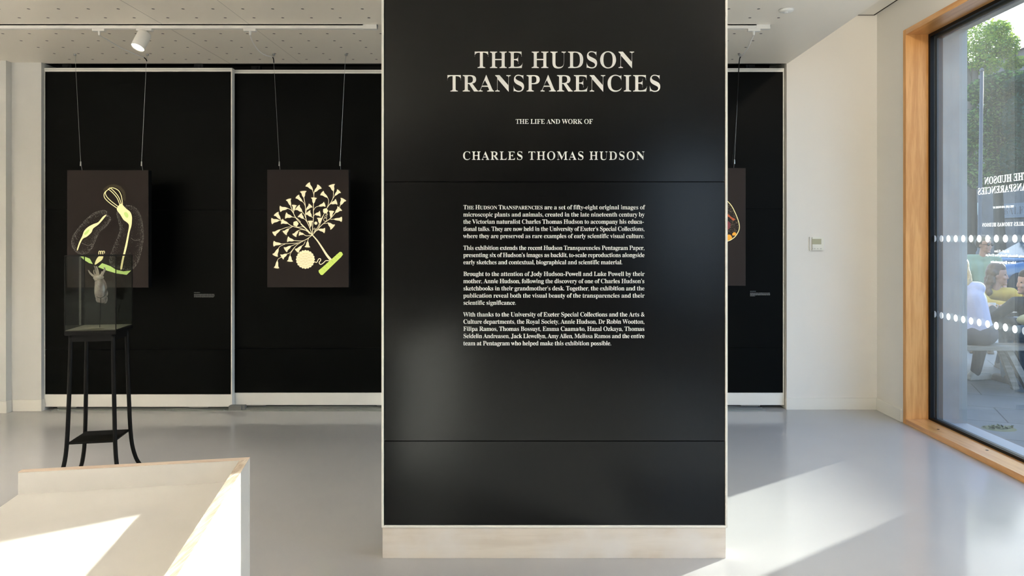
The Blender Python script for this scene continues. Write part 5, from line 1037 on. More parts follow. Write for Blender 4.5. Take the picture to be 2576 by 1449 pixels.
PAVE = mat_paving()
CONC = mat('concrete', (0.36, 0.355, 0.345, 1), 0.8, 0.2, noise_amt=0.10, noise_scale=3, bump=0.05, bump_scale=80)
mb = MB(); mb.box(3.30, 90, -70, 120, -0.4, GZ); mb.box(-70, 3.30, -70, -3.6, -0.4, GZ); struct('floor', mb, PAVE)
mb = MB()
mb.box(3.30, 3.572, 6.11, 14.0, -0.3, 9.0); mb.box(3.30, 3.572, 0.62, 6.11, 3.215, 9.0); mb.box(3.30, 3.572, 0.30, 0.62, -0.3, 9.0)
mb.box(3.30, 3.572, -3.4, 0.30, -0.3, 9.0); mb.box(3.30, 3.572, -4.2, -3.4, -0.3, 9.0)
struct('wall_outside', mb, CONC)
mb = MB(); mb.box(-6.8, 3.30, -4.0, 14.0, 3.70, 4.0); struct('ceiling', mb, CONC)
mb = MB(); mb.box(3.30, 3.572, -3.4, 6.11, -0.3, -0.02); struct('trim_3', mb, mat('sill_metal', (0.42, 0.44, 0.47, 1), 0.4))

# ------------------------------------------------------------------ leaves
def leaf_mat(name, col): return mat_translucent(name, col, 0.45)
def leaves(mb, clumps, n, size, seed, mats=1):
    rr = rng(seed)
    for i in range(n):
        c, r = clumps[rr.randrange(len(clumps))]
        while True:
            v = Vector((rr.uniform(-1, 1), rr.uniform(-1, 1), rr.uniform(-1, 1)))
            if 0.25 < v.length < 1: break
        p = Vector(c) + Vector((v.x * r[0] * 1.17, v.y * r[1] * 0.6, v.z * r[2] * 1.17))
        a = Vector((rr.gauss(0, 1), rr.gauss(0, 1), rr.gauss(0, .6))).normalized(); b = a.cross(Vector((rr.gauss(0, 1), rr.gauss(0, 1), rr.gauss(0, 1)))).normalized()
        s = size * rr.uniform(0.6, 1.3)
        mb.cur = rr.randrange(mats)
        mb.add([p - a * s, p + b * s * .5, p + a * s, p - b * s * .5], [(0, 1, 2, 3)])
def tree(label, base, clumps, n, size, cols, trunk, seed, branches=()):
    t = thing('tree', label, 'tree', 'trees across the street', base)
    mb = MB(); mb.tube([base] + trunk, [0.22 - 0.12 * i / len(trunk) for i in range(len(trunk) + 1)], 8)
    for b in branches: mb.tube(b, [0.08] * (len(b) - 1) + [0.03], 6)
    part(mb, 'trunk', mat('bark', (0.09, 0.075, 0.06, 1), 0.9), t, smooth=True)
    mb = MB(); leaves(mb, clumps, n, size, seed, len(cols)); part(mb, 'foliage', cols, t)
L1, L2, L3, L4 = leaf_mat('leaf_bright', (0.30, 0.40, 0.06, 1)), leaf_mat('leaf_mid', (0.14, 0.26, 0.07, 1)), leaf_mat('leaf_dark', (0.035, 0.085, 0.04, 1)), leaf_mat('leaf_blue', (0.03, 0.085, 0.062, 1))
D1 = 28.0
def Q(px, py, d): return tuple(W(px, py, d))
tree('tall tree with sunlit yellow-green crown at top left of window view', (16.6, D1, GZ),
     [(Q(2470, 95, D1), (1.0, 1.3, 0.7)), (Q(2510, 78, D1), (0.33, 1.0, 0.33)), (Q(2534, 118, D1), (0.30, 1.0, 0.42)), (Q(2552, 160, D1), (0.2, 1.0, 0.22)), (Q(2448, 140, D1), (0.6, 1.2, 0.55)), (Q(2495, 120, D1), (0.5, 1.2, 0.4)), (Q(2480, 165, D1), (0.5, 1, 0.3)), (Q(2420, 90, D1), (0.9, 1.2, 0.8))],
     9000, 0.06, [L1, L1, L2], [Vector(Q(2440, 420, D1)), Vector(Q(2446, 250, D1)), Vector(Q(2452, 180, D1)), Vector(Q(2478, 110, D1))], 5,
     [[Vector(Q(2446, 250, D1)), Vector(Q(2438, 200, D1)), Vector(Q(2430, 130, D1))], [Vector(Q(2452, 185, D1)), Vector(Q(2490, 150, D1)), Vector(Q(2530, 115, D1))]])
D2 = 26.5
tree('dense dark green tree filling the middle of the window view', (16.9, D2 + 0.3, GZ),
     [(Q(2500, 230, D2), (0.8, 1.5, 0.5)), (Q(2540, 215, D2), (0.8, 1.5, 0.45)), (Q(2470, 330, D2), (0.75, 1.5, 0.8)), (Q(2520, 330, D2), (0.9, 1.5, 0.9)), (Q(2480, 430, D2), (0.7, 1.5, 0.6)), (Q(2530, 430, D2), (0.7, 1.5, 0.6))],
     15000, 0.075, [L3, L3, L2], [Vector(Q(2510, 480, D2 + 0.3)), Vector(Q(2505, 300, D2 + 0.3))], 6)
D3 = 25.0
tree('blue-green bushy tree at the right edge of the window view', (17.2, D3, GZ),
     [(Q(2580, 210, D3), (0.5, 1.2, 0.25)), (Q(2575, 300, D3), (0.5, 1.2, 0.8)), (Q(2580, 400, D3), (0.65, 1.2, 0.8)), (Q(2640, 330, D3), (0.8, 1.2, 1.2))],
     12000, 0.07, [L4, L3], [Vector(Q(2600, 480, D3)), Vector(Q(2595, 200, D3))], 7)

# ------------------------------------------------------------------ buildings across the street
BRICK = mat('dark_brick', (0.115, 0.10, 0.09, 1), 0.85, noise_amt=0.25, noise_scale=1.5)
BX = 26.0
def bldg(label, y0, y1, h, wins, col, roofh):
    t = thing('building', label, 'building', loc=(BX, (y0 + y1) / 2, GZ))
    mb = MB(); mb.box(BX, BX + 10, y0, y1, GZ, h); part(mb, 'wall', col, t)
    mb = MB(); mb.add([(BX - 0.3, y0, h), (BX + 10.3, y0, h), (BX + 5, y0, h + roofh), (BX - 0.3, y1, h), (BX + 10.3, y1, h), (BX + 5, y1, h + roofh)], [(0, 1, 2), (5, 4, 3), (0, 2, 5, 3), (1, 4, 5, 2), (0, 3, 4, 1)])
    part(mb, 'roof', mat('slate', (0.09, 0.09, 0.10, 1), 0.6), t)
    for (ya, yb, za, zb) in wins:
        mb = MB(); mb.box(BX - 0.06, BX + 0.02, ya, yb, za, zb); f = part(mb, 'window', mat('white_sash', (0.75, 0.78, 0.76, 1), 0.5), t)
        mb = MB()
        ym, zm = (ya + yb) / 2, (za + zb) / 2
        for (a, b2) in ((ya + .09, ym - .04), (ym + .04, yb - .09)):
            for (c2, d2) in ((za + .09, zm - .04), (zm + .04, zb - .09)): mb.box(BX - 0.065, BX - 0.06, a, b2, c2, d2)
        part(mb, 'window_glass', mat('far_glass', (0.10, 0.13, 0.15, 1), 0.1), f)
    return t
def yz(px, py): d = BX * FPX / (px - VPX); return d, EYE - (py - VPY) * d / FPX
low = bldg('long low terrace building down the street to the right of window', 10, 33, 8.22, [(13 + i * 3.2, 14.2 + i * 3.2, z, z + 1.6) for i in range(6) for z in (1.0, 4.4)], BRICK, 1.0)
ya = yz(2497, 276); yb = yz(2480, 241)
tall = bldg('tall dark brick building with white sash windows across the street', 33, 60, 11.5,
            [(ya[0], yb[0] + .2, ya[1] - .1, yb[1] + .1), (36.3, 37.6, 8.0, 9.8), (44.8, 46.2, 8.0, 9.8), (47.5, 48.9, 8.0, 9.8), (36.3, 37.6, 4.8, 6.6), (41.5, 42.9, 4.9, 6.7)], BRICK, 1.2)
mb = MB()
for (xa, xb, y_a, y_b) in ((2440, 2454, 510, 540), (2461, 2471, 510, 540), (2448, 2456, 541, 556)):
    p, q3 = yz(xb, y_b), yz(xa, y_a); mb.box(BX - 0.05, BX - 0.02, p[0], q3[0], p[1], q3[1])
part(mb, 'shop_notice', mat('notice_paper', (0.55, 0.62, 0.52, 1), 0.7), tall)
p, q3 = yz(2640, 545), yz(2527, 515)
mb = MB(); mb.box(BX - 0.12, BX, p[0], q3[0], 2.62, 3.40); sg = part(mb, 'shop_sign', mat('sign_slate', (0.10, 0.11, 0.125, 1), 0.5), tall)
y_l = q3[0] - 0.12
def sgn3(off): return lambda a, b: (BX - 0.12 - off, y_l - a, b)
mb = MB(); set_line(mb, [('BALFE', 0.62)], 0, 2.05, 2.80, sgn3(0.004), thin=-0.03, fat=0.03, track=0.02); part(mb, 'sign_outline', mat('sign_grey', (0.30, 0.32, 0.34, 1), 0.5), sg)
mb = MB(); set_line(mb, [('BALFE', 0.62)], 0, 2.05, 2.80, sgn3(0.008), thin=0.0, fat=0.0, track=0.02); part(mb, 'sign_lettering', mat('sign_black', (0.02, 0.02, 0.03, 1), 0.5), sg)
pl = W(2464, 600, 16)
t = thing('street_pole', 'thin dark grey street pole in front of the dark trees', 'pole', loc=(pl.x, 16, GZ))
mb = MB(); mb.tube([(pl.x, 16, GZ), (pl.x, 16, 1.2), (pl.x, 16, 1.25), (pl.x + 0.05, 16, 5.1)], [0.07, 0.07, 0.042, 0.035], 10); part(mb, 'post', mat('post_grey', (0.07, 0.07, 0.075, 1), 0.5), t, smooth=True)
mb = MB(); mb.tube([(pl.x + 0.05, 16, 5.1), (pl.x + 0.05, 16, 5.14), (pl.x + 0.05, 16, 5.17)], [0.045, 0.045, 0.015], 8); part(mb, 'cap', mat('post_grey2', (0.06, 0.06, 0.065, 1), 0.5), t)

# ------------------------------------------------------------------ hedge planter added out of view to cut the shade band across the floor
t = thing('shade_planter', 'added unseen planter with a clipped hedge, shading a band of the gallery floor', 'planter', loc=(4.7, 5.5, GZ))
mb = MB(); mb.box(4.4, 5.0, 5.16, 5.86, GZ, 0.55); part(mb, 'box', BLACKMETAL, t, bevel=0.01)
mb = MB(); mb.box(4.43, 4.97, 5.19, 5.83, 0.5, 1.34); leaves(mb, [((4.7, 5.51, 0.95), (0.31, 0.36, 0.42))], 500, 0.035, 9); part(mb, 'hedge', L3, t)

# ------------------------------------------------------------------ car
CARB = mat('car_blue', (0.03, 0.085, 0.16, 1), 0.25, 0.6, metal=0.3, coat=1.0)
def car():
    X0, Y0, Wd = 12.75, 19.6, 1.78
    t = thing('car', 'blue hatchback car parked across the terrace, nose to the left', 'car', loc=(X0 + Wd / 2, Y0 + 2, GZ))
    sec = [(0.00, 0.28, 0.60, 0.80), (0.12, 0.22, 0.72, 0.86), (0.5, 0.2, 0.86, 0.92), (1.05, 0.2, 0.96, 0.96), (2.0, 0.2, 0.98, 1.0), (3.2, 0.2, 1.0, 1.0), (3.9, 0.24, 0.98, 0.96), (4.1, 0.34, 0.80, 0.88)]
    def loft(rows, n=12):
        vs = []; fs = []
        for (y, zb, zt, w) in rows:
            hw = Wd / 2 * w; c = X0 + Wd / 2
            for k in range(n):
                a = 2 * math.pi * k / n + math.pi / n; ca, sa = math.cos(a), math.sin(a)
                ex = 0.38
                sx = math.copysign(abs(ca) ** ex, ca); sz = math.copysign(abs(sa) ** ex, sa)
                vs.append((c + hw * sx, Y0 + y, GZ + (zb + zt) / 2 + (zt - zb) / 2 * sz))
        for i in range(len(rows) - 1):
            for k in range(n): k2 = (k + 1) % n; fs.append((i * n + k, (i + 1) * n + k, (i + 1) * n + k2, i * n + k2))
        fs.append(tuple(range(n))); fs.append(tuple(range(len(vs) - 1, len(vs) - n - 1, -1)))
        return vs, fs
    mb = MB(); mb.add(*loft(sec, 20)); part(mb, 'body', CARB, t, smooth=True)
    mb = MB(); mb.add(*loft([(0.95, 0.9, 0.97, 0.90), (1.35, 0.9, 1.22, 0.84), (1.75, 0.9, 1.43, 0.76), (2.6, 0.9, 1.47, 0.76), (3.4, 0.9, 1.40, 0.74), (3.9, 0.9, 1.0, 0.80)], 20)); part(mb, 'cabin', CARB, t, smooth=True)
    GLS = mat('car_glass', (0.03, 0.05, 0.07, 1), 0.06, 0.8)
    c = X0 + Wd / 2
    mb = MB(); mb.add([(c - .72, Y0 + 0.98, 0.98), (c + .72, Y0 + 0.98, 0.98), (c + .58, Y0 + 1.66, 1.40), (c - .58, Y0 + 1.66, 1.40), (c - .72, Y0 + 1.1, 0.96), (c + .72, Y0 + 1.1, 0.96), (c + .58, Y0 + 1.8, 1.38), (c - .58, Y0 + 1.8, 1.38)],
                      [(0, 1, 2, 3), (4, 7, 6, 5), (0, 3, 7, 4), (1, 5, 6, 2), (3, 2, 6, 7), (0, 4, 5, 1)]); part(mb, 'windscreen', GLS, t)
    for sx in (-1, 1):
        mb = MB(); mb.ball((c + sx * 0.62, Y0 + 0.04, 0.62), (0.17, 0.08, 0.10)); part(mb, 'headlight', mat('lamp_glass', (0.6, 0.63, 0.65, 1), 0.1), t, smooth=True)
        mb = MB(); mb.ball((c + sx * 0.98, Y0 + 1.2, 0.95), (0.11, 0.07, 0.08)); part(mb, 'wing_mirror', CARB, t, smooth=True)
        for yy in (0.75, 3.25):
            mb = MB(); mb.lathe([(0.0, -0.1), (0.2, -0.1), (0.3, -0.09), (0.31, 0.0), (0.3, 0.09), (0.2, 0.1), (0.0, 0.1)], Matrix.Translation((c + sx * 0.80, Y0 + yy, GZ + 0.31)) @ Matrix.Rotation(R(90), 4, 'Y'), 20); part(mb, 'wheel', mat('tyre', (0.02, 0.02, 0.02, 1), 0.8), t, smooth=True)
    for sx in (-1, 1):
        for ya, yb, yc, yd in ((1.32, 2.28, 1.86, 2.28), (2.36, 3.45, 2.36, 3.25)):
            mb = MB(); P = [(c + sx * 0.835, Y0 + ya, 0.99), (c + sx * 0.835, Y0 + yb, 0.99), (c + sx * 0.715, Y0 + yd, 1.36), (c + sx * 0.715, Y0 + yc, 1.36)]
            mb.add(P + [(p[0] - sx * 0.10, p[1], p[2]) for p in P], [(0, 1, 2, 3), (7, 6, 5, 4), (0, 4, 5, 1), (1, 5, 6, 2), (2, 6, 7, 3), (3, 7, 4, 0)]); part(mb, 'side_window', GLS, t)
    mb = MB(); mb.box(c - 0.45, c + 0.45, Y0 - 0.02, Y0 + 0.1, 0.30, 0.52); part(mb, 'grille', BLACKMETAL, t, bevel=0.02)
    mb = MB(); mb.lathe([(0.0, -0.01), (0.07, -0.01), (0.07, 0.02), (0.0, 0.02)], Matrix.Translation((c - 0.02, Y0 + 0.04, 0.70)) @ Matrix.Rotation(R(90), 4, 'X'), 18); part(mb, 'badge', STEEL, t)
    t.rotation_euler = (0, 0, R(-90)); t.location = (14.4, 20.9, GZ)
car()

# ------------------------------------------------------------------ picnic table with benches
TW = mat_wood('grey_timber', (0.20, 0.175, 0.14, 1), (0.30, 0.27, 0.23, 1), 'X', 1.0, 0.6)
TX0, TX1 = 4.0, 6.1
t = thing('picnic_table', 'grey timber table on A-frame legs outside the window, people seated round it', 'table', loc=(5.05, 8.05, GZ))
for i in range(5):
    y = 7.72 + i * 0.142; mb = MB(); mb.box(TX0, TX1, y, y + 0.13, 0.69, 0.73); part(mb, 'top_board', TW, t, bevel=0.004)
for x in (TX0 + 0.22, TX1 - 0.3):
    for sy in (-1, 1):
        mb = MB(); yc = 8.07
        M1 = Matrix.Translation((x, yc + sy * 0.43, 0.33)) @ Matrix.Rotation(sy * R(24), 4, 'X'); mb.box(-0.025, 0.025, -0.045, 0.045, -0.38, 0.38, M=M1); part(mb, 'leg', TW, t)
    mb = MB(); mb.box(x - 0.06, x - 0.025, 7.72, 8.42, 0.60, 0.69); part(mb, 'cross_beam', TW, t)
for lab, y0 in (('grey timber bench nearest the window, in front of the picnic table', 7.28), ('grey timber bench on the far side of the picnic table', 8.58)):
    b = thing('bench', lab, 'bench', 'benches at the picnic table', (5.05, y0 + 0.14, GZ))
    for k in range(2): mb = MB(); mb.box(TX0, TX1, y0 + k * 0.145, y0 + k * 0.145 + 0.135, 0.40, 0.44); part(mb, 'seat_board', TW, b, bevel=0.004)
    for x in (TX0 + 0.80, TX1 - 0.45):
        mb = MB(); M1 = Matrix.Translation((x, y0 + 0.05, 0.185)) @ Matrix.Rotation(R(-8), 4, 'X') @ Matrix.Rotation(R(-24), 4, 'Y'); mb.box(-0.03, 0.03, -0.025, 0.025, -0.235, 0.235, M=M1); part(mb, 'leg', TW, b)
        mb = MB(); M1 = Matrix.Translation((x, y0 + 0.23, 0.185)) @ Matrix.Rotation(R(8), 4, 'X') @ Matrix.Rotation(R(-24), 4, 'Y'); mb.box(-0.03, 0.03, -0.025, 0.025, -0.235, 0.235, M=M1); part(mb, 'leg', TW, b)

# ------------------------------------------------------------------ people
def capsule(mb, a, b, ra, rb, n=12):
    a, b = Vector(a), Vector(b)
    d = (b - a)
    if d.length < 1e-5: mb.ball(a, ra); return
    L = d.length; P = []; RR = []
    for i in range(5): f = i / 4; P.append(a - d.normalized() * ra * math.cos(f * math.pi / 2)); RR.append(max(ra * math.sin(f * math.pi / 2), 1e-4))
    for i in range(1, 4): f = i / 4; P.append(a + d * f); RR.append(ra + (rb - ra) * f)
    for i in range(5): f = i / 4; P.append(b + d.normalized() * rb * math.sin(f * math.pi / 2)); RR.append(max(rb * math.cos(f * math.pi / 2), 1e-4))
    mb.tube(P, RR, n)
def remeshed(mb, name, m, root, voxel, it=4):
    """fuse the overlapping volumes into one continuous skin"""
    o = part(mb, name, m, root)
    r = o.modifiers.new('r', 'REMESH'); r.mode = 'VOXEL'; r.voxel_size = voxel
    s = o.modifiers.new('s', 'SMOOTH'); s.factor = 0.5; s.iterations = it
    dg = bpy.context.evaluated_depsgraph_get(); me = bpy.data.meshes.new_from_object(o.evaluated_get(dg))
    o.modifiers.clear(); old = o.data; o.data = me; bpy.data.meshes.remove(old)
    if not me.materials: me.materials.append(m)
    me.polygons.foreach_set('use_smooth', [True] * len(me.polygons))
    return o
SKIN = mat('skin', (0.33, 0.19, 0.14, 1), 0.5); SKIN2 = mat('skin_light', (0.40, 0.25, 0.19, 1), 0.5)
def person(label, hip, face, look, neck, knees, feet, elbows, hands, top, legs, shoe, hair, skin=SKIN, s=1.0, sleeves=True, hairfn=None, extra=None, curl=0.6, toe=None):
    """joints in world metres; face/look are the headings of body and head (degrees from +X)"""
    hip = Vector(hip); neck = Vector(neck); up = Vector((0, 0, 1))
    t = thing('person', label, 'person', 'people on the terrace', (hip.x, hip.y, GZ))
    fv = Vector((math.cos(R(face)), math.sin(R(face)), 0)); rt = Vector((fv.y, -fv.x, 0))      # right-hand side
    lv = Vector((math.cos(R(look)), math.sin(R(look)), 0)); lr = Vector((lv.y, -lv.x, 0))
    spine = (neck - hip); chest = hip + spine * 0.68
    sh = [neck - up * 0.055 * s - rt * 0.175 * s, neck - up * 0.055 * s + rt * 0.175 * s]
    hp = [hip - rt * 0.09 * s, hip + rt * 0.09 * s]
    head = neck + up * 0.148 * s + lv * 0.03 * s
    # body: one continuous skin
    mb = MB()
    def torso(mb, g):
        capsule(mb, hp[0], hp[1], 0.105 * s + g, 0.105 * s + g)
        for k in (-1, 1):
            capsule(mb, hip + rt * 0.06 * s * k, chest + rt * 0.085 * s * k, 0.10 * s + g, 0.105 * s + g)
            capsule(mb, chest + rt * 0.08 * s * k, neck - up * 0.07 * s + rt * 0.10 * s * k, 0.10 * s + g, 0.06 * s + g)
        capsule(mb, sh[0] , sh[1], 0.052 * s + g, 0.052 * s + g)
    def arms(mb, g, upto=1.0):
        for k in range(2):
            e, h = Vector(elbows[k]), Vector(hands[k])
            if upto < 0.5:
                capsule(mb, sh[k], sh[k] + (e - sh[k]) * 0.62, 0.052 * s + g, 0.050 * s + g * 1.6)
            else:
                capsule(mb, sh[k], e, 0.050 * s + g, 0.038 * s + g); capsule(mb, e, e + (h - e) * (0.93 if g else 1.0), 0.038 * s + g, 0.025 * s + g)
    def thighs(mb, g, low=True):
        for k in range(2):
            capsule(mb, hp[k], knees[k], 0.085 * s + g, 0.055 * s + g)
            f = Vector(feet[k]) + up * 0.07; capsule(mb, knees[k], Vector(knees[k]) + (f - Vector(knees[k])) * (0.96 if g else 1.0), 0.055 * s + g, 0.036 * s + g)
    torso(mb, 0); arms(mb, 0); thighs(mb, 0)
    capsule(mb, neck - up * 0.06 * s, head - up * 0.06 * s, 0.056 * s, 0.054 * s)
    Mh = Matrix(((lv.x, -lr.x, 0), (lv.y, -lr.y, 0), (0, 0, 1)))
    mb.ball(head + up * 0.03 * s, (0.095 * s, 0.076 * s, 0.105 * s), Mh, 16, 12)
    mb.ball(head + lv * 0.035 * s - up * 0.05 * s, (0.060 * s, 0.055 * s, 0.068 * s), Mh, 14, 10)
    mb.ball(head + lv * 0.078 * s - up * 0.098 * s, (0.022 * s, 0.028 * s, 0.018 * s), Mh)
    mb.ball(head + lv * 0.092 * s - up * 0.014 * s, (0.018 * s, 0.013 * s, 0.026 * s), Mh); mb.ball(head + lv * 0.101 * s - up * 0.030 * s, 0.013 * s)
    mb.ball(head + lv * 0.086 * s - up * 0.066 * s, (0.012 * s, 0.026 * s, 0.010 * s), Mh)
    for k in (-1, 1):
        mb.ball(head + lr * 0.078 * s * k - lv * 0.005 * s, (0.020 * s, 0.010 * s, 0.032 * s), Mh); mb.ball(head + lv * 0.075 * s + lr * 0.035 * s * k - up * 0.03 * s, (0.02 * s, 0.025 * s, 0.02 * s), Mh)
    for k in range(2):                                                 # hands: palm, four bent fingers, thumb from the side
        e, h = Vector(elbows[k]), Vector(hands[k]); d = (h - e).normalized(); nrm = d.cross(up)
        if nrm.length < 0.1: nrm = d.cross(fv)
        nrm.normalize(); side = nrm * (1 if k == 0 else -1); pal = d.cross(nrm).normalized()
        if pal.z > 0: pal = -pal
        capsule(mb, h, h + d * 0.045, 0.024, 0.026)
        for i, ln in enumerate((0.070, 0.080, 0.074, 0.058)):
            b0 = h + d * 0.075 + nrm * (i - 1.5) * 0.019; m1 = b0 + d * ln * 0.5 + pal * ln * 0.22 * curl; m2 = m1 + d * ln * 0.42 + pal * ln * 0.5 * curl
            capsule(mb, h + d * 0.05 + nrm * (i - 1.5) * 0.012, b0, 0.011, 0.010, 8); capsule(mb, b0, m1, 0.0095, 0.009, 8); capsule(mb, m1, m2, 0.009, 0.0075, 8)
        capsule(mb, h + d * 0.02 + side * 0.02, h + d * 0.055 + side * 0.045 + pal * 0.01, 0.012, 0.010, 8); capsule(mb, h + d * 0.055 + side * 0.045 + pal * 0.01, h + d * 0.085 + side * 0.045 + pal * 0.02, 0.010, 0.008, 8)
    for k in range(2): capsule(mb, Vector(feet[k]) + up * 0.06, Vector(feet[k]) + up * 0.035 + (Vector(feet[k]) - Vector(knees[k])).normalized() * 0.0 + (fv if toe is None else Vector((math.cos(R(toe)), math.sin(R(toe)), 0))) * 0.06, 0.034, 0.03)
    remeshed(mb, 'body', skin, t, 0.0085, 2)
    for k in (-1, 1):
        mb = MB(); mb.ball(head + lv * 0.0800 * s + lr * 0.034 * s * k + up * 0.008 * s, (0.009 * s, 0.011 * s, 0.006 * s), Mh, 10, 8); part(mb, 'eye', mat('eye_dark', (0.03, 0.025, 0.02, 1), 0.2), t, smooth=True)
    mb = MB(); mb.ball(head + lv * 0.092 * s - up * 0.066 * s, (0.006 * s, 0.021 * s, 0.006 * s), Mh, 10, 8); part(mb, 'lips', mat('lips', (0.40, 0.16, 0.14, 1), 0.5), t, smooth=True)
    mb = MB(); torso(mb, 0.016); arms(mb, 0.014, 1.0 if sleeves else 0.3); remeshed(mb, 'top', top, t, 0.014)
    mb = MB(); thighs(mb, 0.018); capsule(mb, hp[0], hp[1], 0.125 * s, 0.125 * s); remeshed(mb, 'trousers', legs, t, 0.016)
    for k in range(2):
        f = Vector(feet[k]); dr = fv if toe is None else Vector((math.cos(R(toe)), math.sin(R(toe)), 0)); rs = Vector((dr.y, -dr.x, 0))
        mb = MB(); capsule(mb, f + up * 0.045 - dr * 0.05, f + up * 0.042 + dr * 0.16, 0.044, 0.036); capsule(mb, f + up * 0.045 - dr * 0.045, f + up * 0.10, 0.046, 0.042); mb.box(-0.04, 0.04, -0.1, 0.2, 0, 0.02, M=Matrix.Translation(f) @ Matrix(((rs.x, dr.x, 0, 0), (rs.y, dr.y, 0, 0), (0, 0, 1, 0), (0, 0, 0, 1))))
        remeshed(mb, 'shoe', shoe, t, 0.011)
    mb = MB(); (hairfn or short_hair)(mb, head, lv, lr, up, s); remeshed(mb, 'hair', hair, t, 0.010, 2)
    if extra: extra(t, head, lv, lr, up, s, Mh)
    return t
def short_hair(mb, head, lv, lr, up, s):
    for (f, r_, z, q) in ((-0.02, 0, 0.062, 0.088), (-0.035, 0.02, 0.03, 0.082), (-0.035, -0.02, 0.03, 0.082), (0.02, 0, 0.075, 0.07)): mb.ball(head + lv * f * s + lr * r_ * s + up * z * s, q * s)
def long_hair(mb, head, lv, lr, up, s):
    short_hair(mb, head, lv, lr, up, s); rr = rng(int(head.x * 1000))
    for k in range(16):
        a = -1.25 + 2.5 * k / 15; b = head - lv * 0.07 * math.cos(a) * s + lr * 0.085 * math.sin(a) * s + up * 0.03 * s
        p = [b]
        for j in range(5): p.append(p[-1] - up * 0.058 * s - lv * (0.012 - 0.003 * j) * s + Vector((rr.uniform(-1, 1), rr.uniform(-1, 1), 0)) * 0.016 * s)
        mb.tube(smoothpts(p, 3), 0.021 * s, 8)
def curly_hair(mb, head, lv, lr, up, s):
    short_hair(mb, head, lv, lr, up, s); rr = rng(77)
    for k in range(70):
        a = rr.uniform(-1.5, 1.5); d = rr.uniform(0, 0.27); b = head - lv * (0.065 * math.cos(a) + 0.10 * d + 0.02) * s + lr * (0.08 + 0.1 * d) * math.sin(a) * s + up * (0.06 - d) * s
        mb.ball(b, rr.uniform(0.022, 0.038) * s, n=8, m=6)
G0 = GZ
LAV = mat('lavender_knit', (0.42, 0.415, 0.54, 1), 0.85, bump=0.2, bump_scale=60); CHAR = mat('charcoal_cloth', (0.085, 0.08, 0.085, 1), 0.9); WSHOE = mat('white_trainer', (0.62, 0.60, 0.55, 1), 0.6)
BLOND = mat('blond_hair', (0.46, 0.34, 0.19, 1), 0.5, noise_amt=0.2, noise_scale=60); BROWN = mat('brown_hair', (0.075, 0.045, 0.028, 1), 0.55, noise_amt=0.3, noise_scale=80); DBROWN = mat('dark_hair', (0.03, 0.02, 0.015, 1), 0.5)
YEL = mat('yellow_knit', (0.42, 0.29, 0.055, 1), 0.85, noise_amt=0.15, noise_scale=12); SAGE = mat('sage_cotton', (0.19, 0.27, 0.20, 1), 0.85, noise_amt=0.08); BLKC = mat('black_cloth', (0.018, 0.018, 0.02, 1), 0.9); DENIM = mat('denim', (0.12, 0.19, 0.27, 1), 0.85, noise_amt=0.15, noise_scale=30); BOOT = mat('brown_boot', (0.11, 0.075, 0.045, 1), 0.6); NAVY = mat('navy_cloth', (0.05, 0.055, 0.08, 1), 0.9)
person('blond person in a lavender top sitting with back to the window, half behind the pillar', (4.41, 7.43, 0.555), 62, 75, (4.29, 7.50, 1.06),
       [(4.46, 7.86, 0.50), (4.74, 7.82, 0.49)], [(4.44, 8.02, G0), (4.80, 8.06, G0)], [(4.16, 7.70, 0.84), (4.50, 7.74, 0.83)], [(4.28, 7.93, 0.765), (4.46, 7.98, 0.765)], LAV, CHAR, WSHOE, BLOND, SKIN2, 1.0, True, long_hair, toe=12)
person('person with long curly brown hair in a mustard yellow top leaning on the table', (5.40, 8.72, 0.555), -105, -35, (5.25, 8.46, 0.935),
       [(5.38, 8.36, 0.50), (5.62, 8.38, 0.50)], [(5.52, 8.78, G0), (5.72, 8.80, G0)], [(5.52, 8.32, 0.77), (5.06, 8.26, 0.78)], [(5.42, 8.16, 0.90), (5.20, 8.10, 0.77)], YEL, NAVY, BOOT, BROWN, SKIN, 1.0, True, curly_hair)
person('dark-haired person in black seated at the right edge, facing left with a khaki bag', (5.18, 7.43, 0.555), 95, 172, (5.03, 7.50, 0.905),
       [(5.00, 7.86, 0.50), (5.20, 7.88, 0.50)], [(5.02, 7.88, G0), (5.36, 8.06, G0)], [(4.74, 7.62, 0.70), (5.18, 7.74, 0.72)], [(4.86, 7.86, 0.765), (5.10, 7.92, 0.765)], BLKC, DENIM, BOOT, DBROWN, SKIN2, 0.98, True, long_hair)
def glasses(t, head, lv, lr, up, s, Mh):
    mb = MB()
    for k in (-1, 1): mb.ball(head + lv * 0.10 * s + lr * 0.036 * s * k + up * 0.008 * s, (0.006, 0.026, 0.02), Mh, 12, 8); mb.tube([head + lv * 0.098 * s + lr * 0.06 * s * k + up * 0.01, head - lv * 0.01 * s + lr * 0.082 * s * k + up * 0.01], 0.003, 6)
    mb.tube([head + lv * 0.104 * s - lr * 0.02 * s + up * 0.01, head + lv * 0.104 * s + lr * 0.02 * s + up * 0.01], 0.003, 6); part(mb, 'sunglasses', mat('sunglass', (0.02, 0.012, 0.012, 1), 0.15), t, smooth=True)
person('person in a sage green T-shirt and sunglasses standing behind the table', (6.06, 10.0, 0.78), -115, -72, (6.05, 10.0, 1.275),
       [(6.13, 9.96, 0.40), (5.96, 10.04, 0.40)], [(6.14, 10.0, G0), (5.94, 10.06, G0)], [(6.27, 9.93, 1.0), (5.80, 10.0, 1.0)], [(6.22, 9.78, 0.82), (5.84, 9.80, 0.84)], SAGE, CHAR, BOOT, DBROWN, SKIN, 0.93, False, None, glasses)

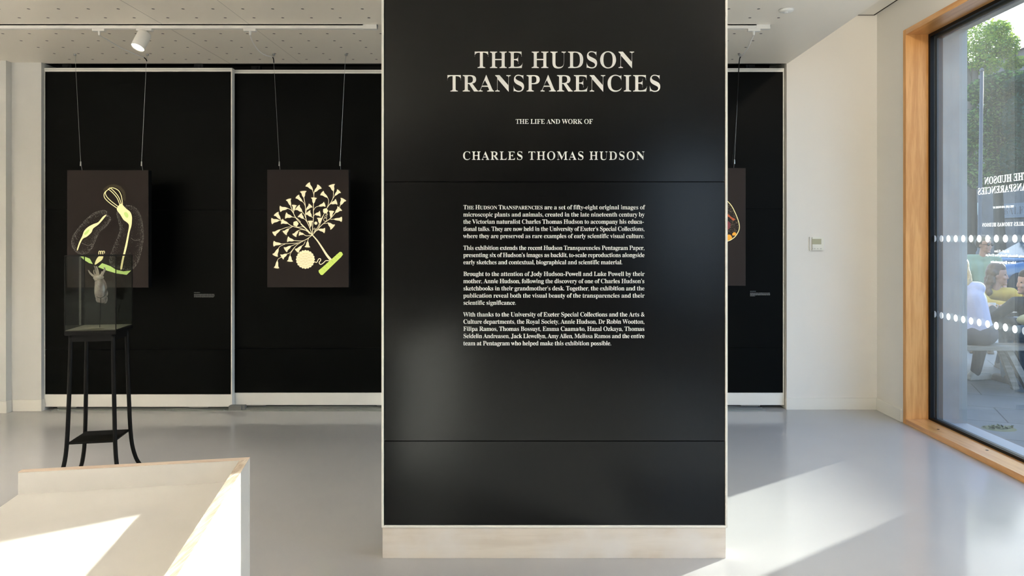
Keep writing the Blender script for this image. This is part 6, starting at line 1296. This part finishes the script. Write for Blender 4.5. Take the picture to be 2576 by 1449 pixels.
# ------------------------------------------------------------------ things on the table and bench
def on_table(px, py, z):
    d = FPX * (EYE - z) / (py - VPY); return Vector(((px - VPX) * d / FPX, d, z))
KH = mat('khaki_canvas', (0.33, 0.31, 0.17, 1), 0.85)
t = thing('bag', 'khaki canvas bag with two straps resting on the lap of the person in black', 'bag', loc=(4.98, 7.30, 0.62))
mb = MB(); mb.ball((4.98, 7.29, 0.70), (0.23, 0.10, 0.075), None, 18, 10); part(mb, 'pouch', KH, t, smooth=True)
for x in (4.93, 5.05): mb = MB(); mb.tube(smoothpts([(x, 7.21, 0.69), (x + .01, 7.24, 0.765), (x + .03, 7.31, 0.782), (x + .03, 7.36, 0.76)], 4), 0.008, 6); part(mb, 'strap', mat('strap_dark', (0.07, 0.06, 0.04, 1), 0.8), t)
p = Vector((4.90, 7.93, 0.73))
t = thing('cup', 'small grey cup on the table beside the person in black', 'cup', loc=p)
mb = MB(); mb.lathe([(0.0, 0), (0.028, 0), (0.036, 0.085), (0.033, 0.085), (0.026, 0.01), (0.0, 0.01)], Matrix.Translation(p), 20); part(mb, 'vessel', mat('cup_grey', (0.45, 0.45, 0.42, 1), 0.4), t, smooth=True)
mb = MB(); mb.tube(smoothpts([p + Vector((0.03, 0, 0.07)), p + Vector((0.062, 0, 0.06)), p + Vector((0.055, 0, 0.03)), p + Vector((0.03, 0, 0.02))], 4), 0.005, 6); part(mb, 'handle', mat('cup_grey2', (0.45, 0.45, 0.42, 1), 0.4), t)
t = box1('paper_sheet', mat('paper', (0.75, 0.78, 0.80, 1), 0.6), (4.62, 5.0, 7.76, 8.02, 0.730, 0.7315)); tag(t, 'pale paper lying on the near edge of the picnic table', 'paper')
p = Vector((4.66, 8.12, 0.73))
t = thing('dish', 'low grey dish on the picnic table behind the paper', 'dish', loc=p)
mb = MB(); mb.lathe([(0.0, 0), (0.06, 0), (0.085, 0.035), (0.08, 0.036), (0.055, 0.008), (0.0, 0.008)], Matrix.Translation(p), 22); part(mb, 'bowl', mat('dish_grey', (0.4, 0.42, 0.42, 1), 0.4), t, smooth=True)
p = on_table(2548, 968, GZ)
t = thing('phone', 'small pale blue phone propped against the bench leg on the paving', 'phone', loc=p)
M1 = Matrix.Translation(p + Vector((0, 0, 0.07))) @ Matrix.Rotation(R(-14), 4, 'Y') @ Matrix.Rotation(R(-12), 4, 'X')
mb = MB(); mb.box(-0.03, 0.03, -0.005, 0.005, -0.07, 0.07, M=M1); part(mb, 'case', mat('phone_blue', (0.10, 0.13, 0.18, 1), 0.4), t)
mb = MB(); mb.box(-0.022, 0.022, -0.006, -0.005, -0.055, 0.06, M=M1); part(mb, 'screen', mat('phone_screen', (0.42, 0.62, 0.78, 1), 0.3), t)
p = on_table(2513, 1078, GZ)
mb = MB(); mb.lathe([(0.0, 0.004), (0.10, 0.004), (0.13, 0.0), (0.0, 0.0)], Matrix.Translation(p) @ Matrix.Diagonal((1, 0.8, 1, 1)), 18)
leaves(mb, [((p.x, p.y, GZ + 0.012), (0.11, 0.08, 0.01))], 70, 0.014, 31)
o = mb.build('weed_patch', mat('dry_weeds', (0.20, 0.19, 0.10, 1), 0.9)); tag(o, 'flat patch of dry weeds in the paving just outside the glass', 'weeds', kind='stuff')
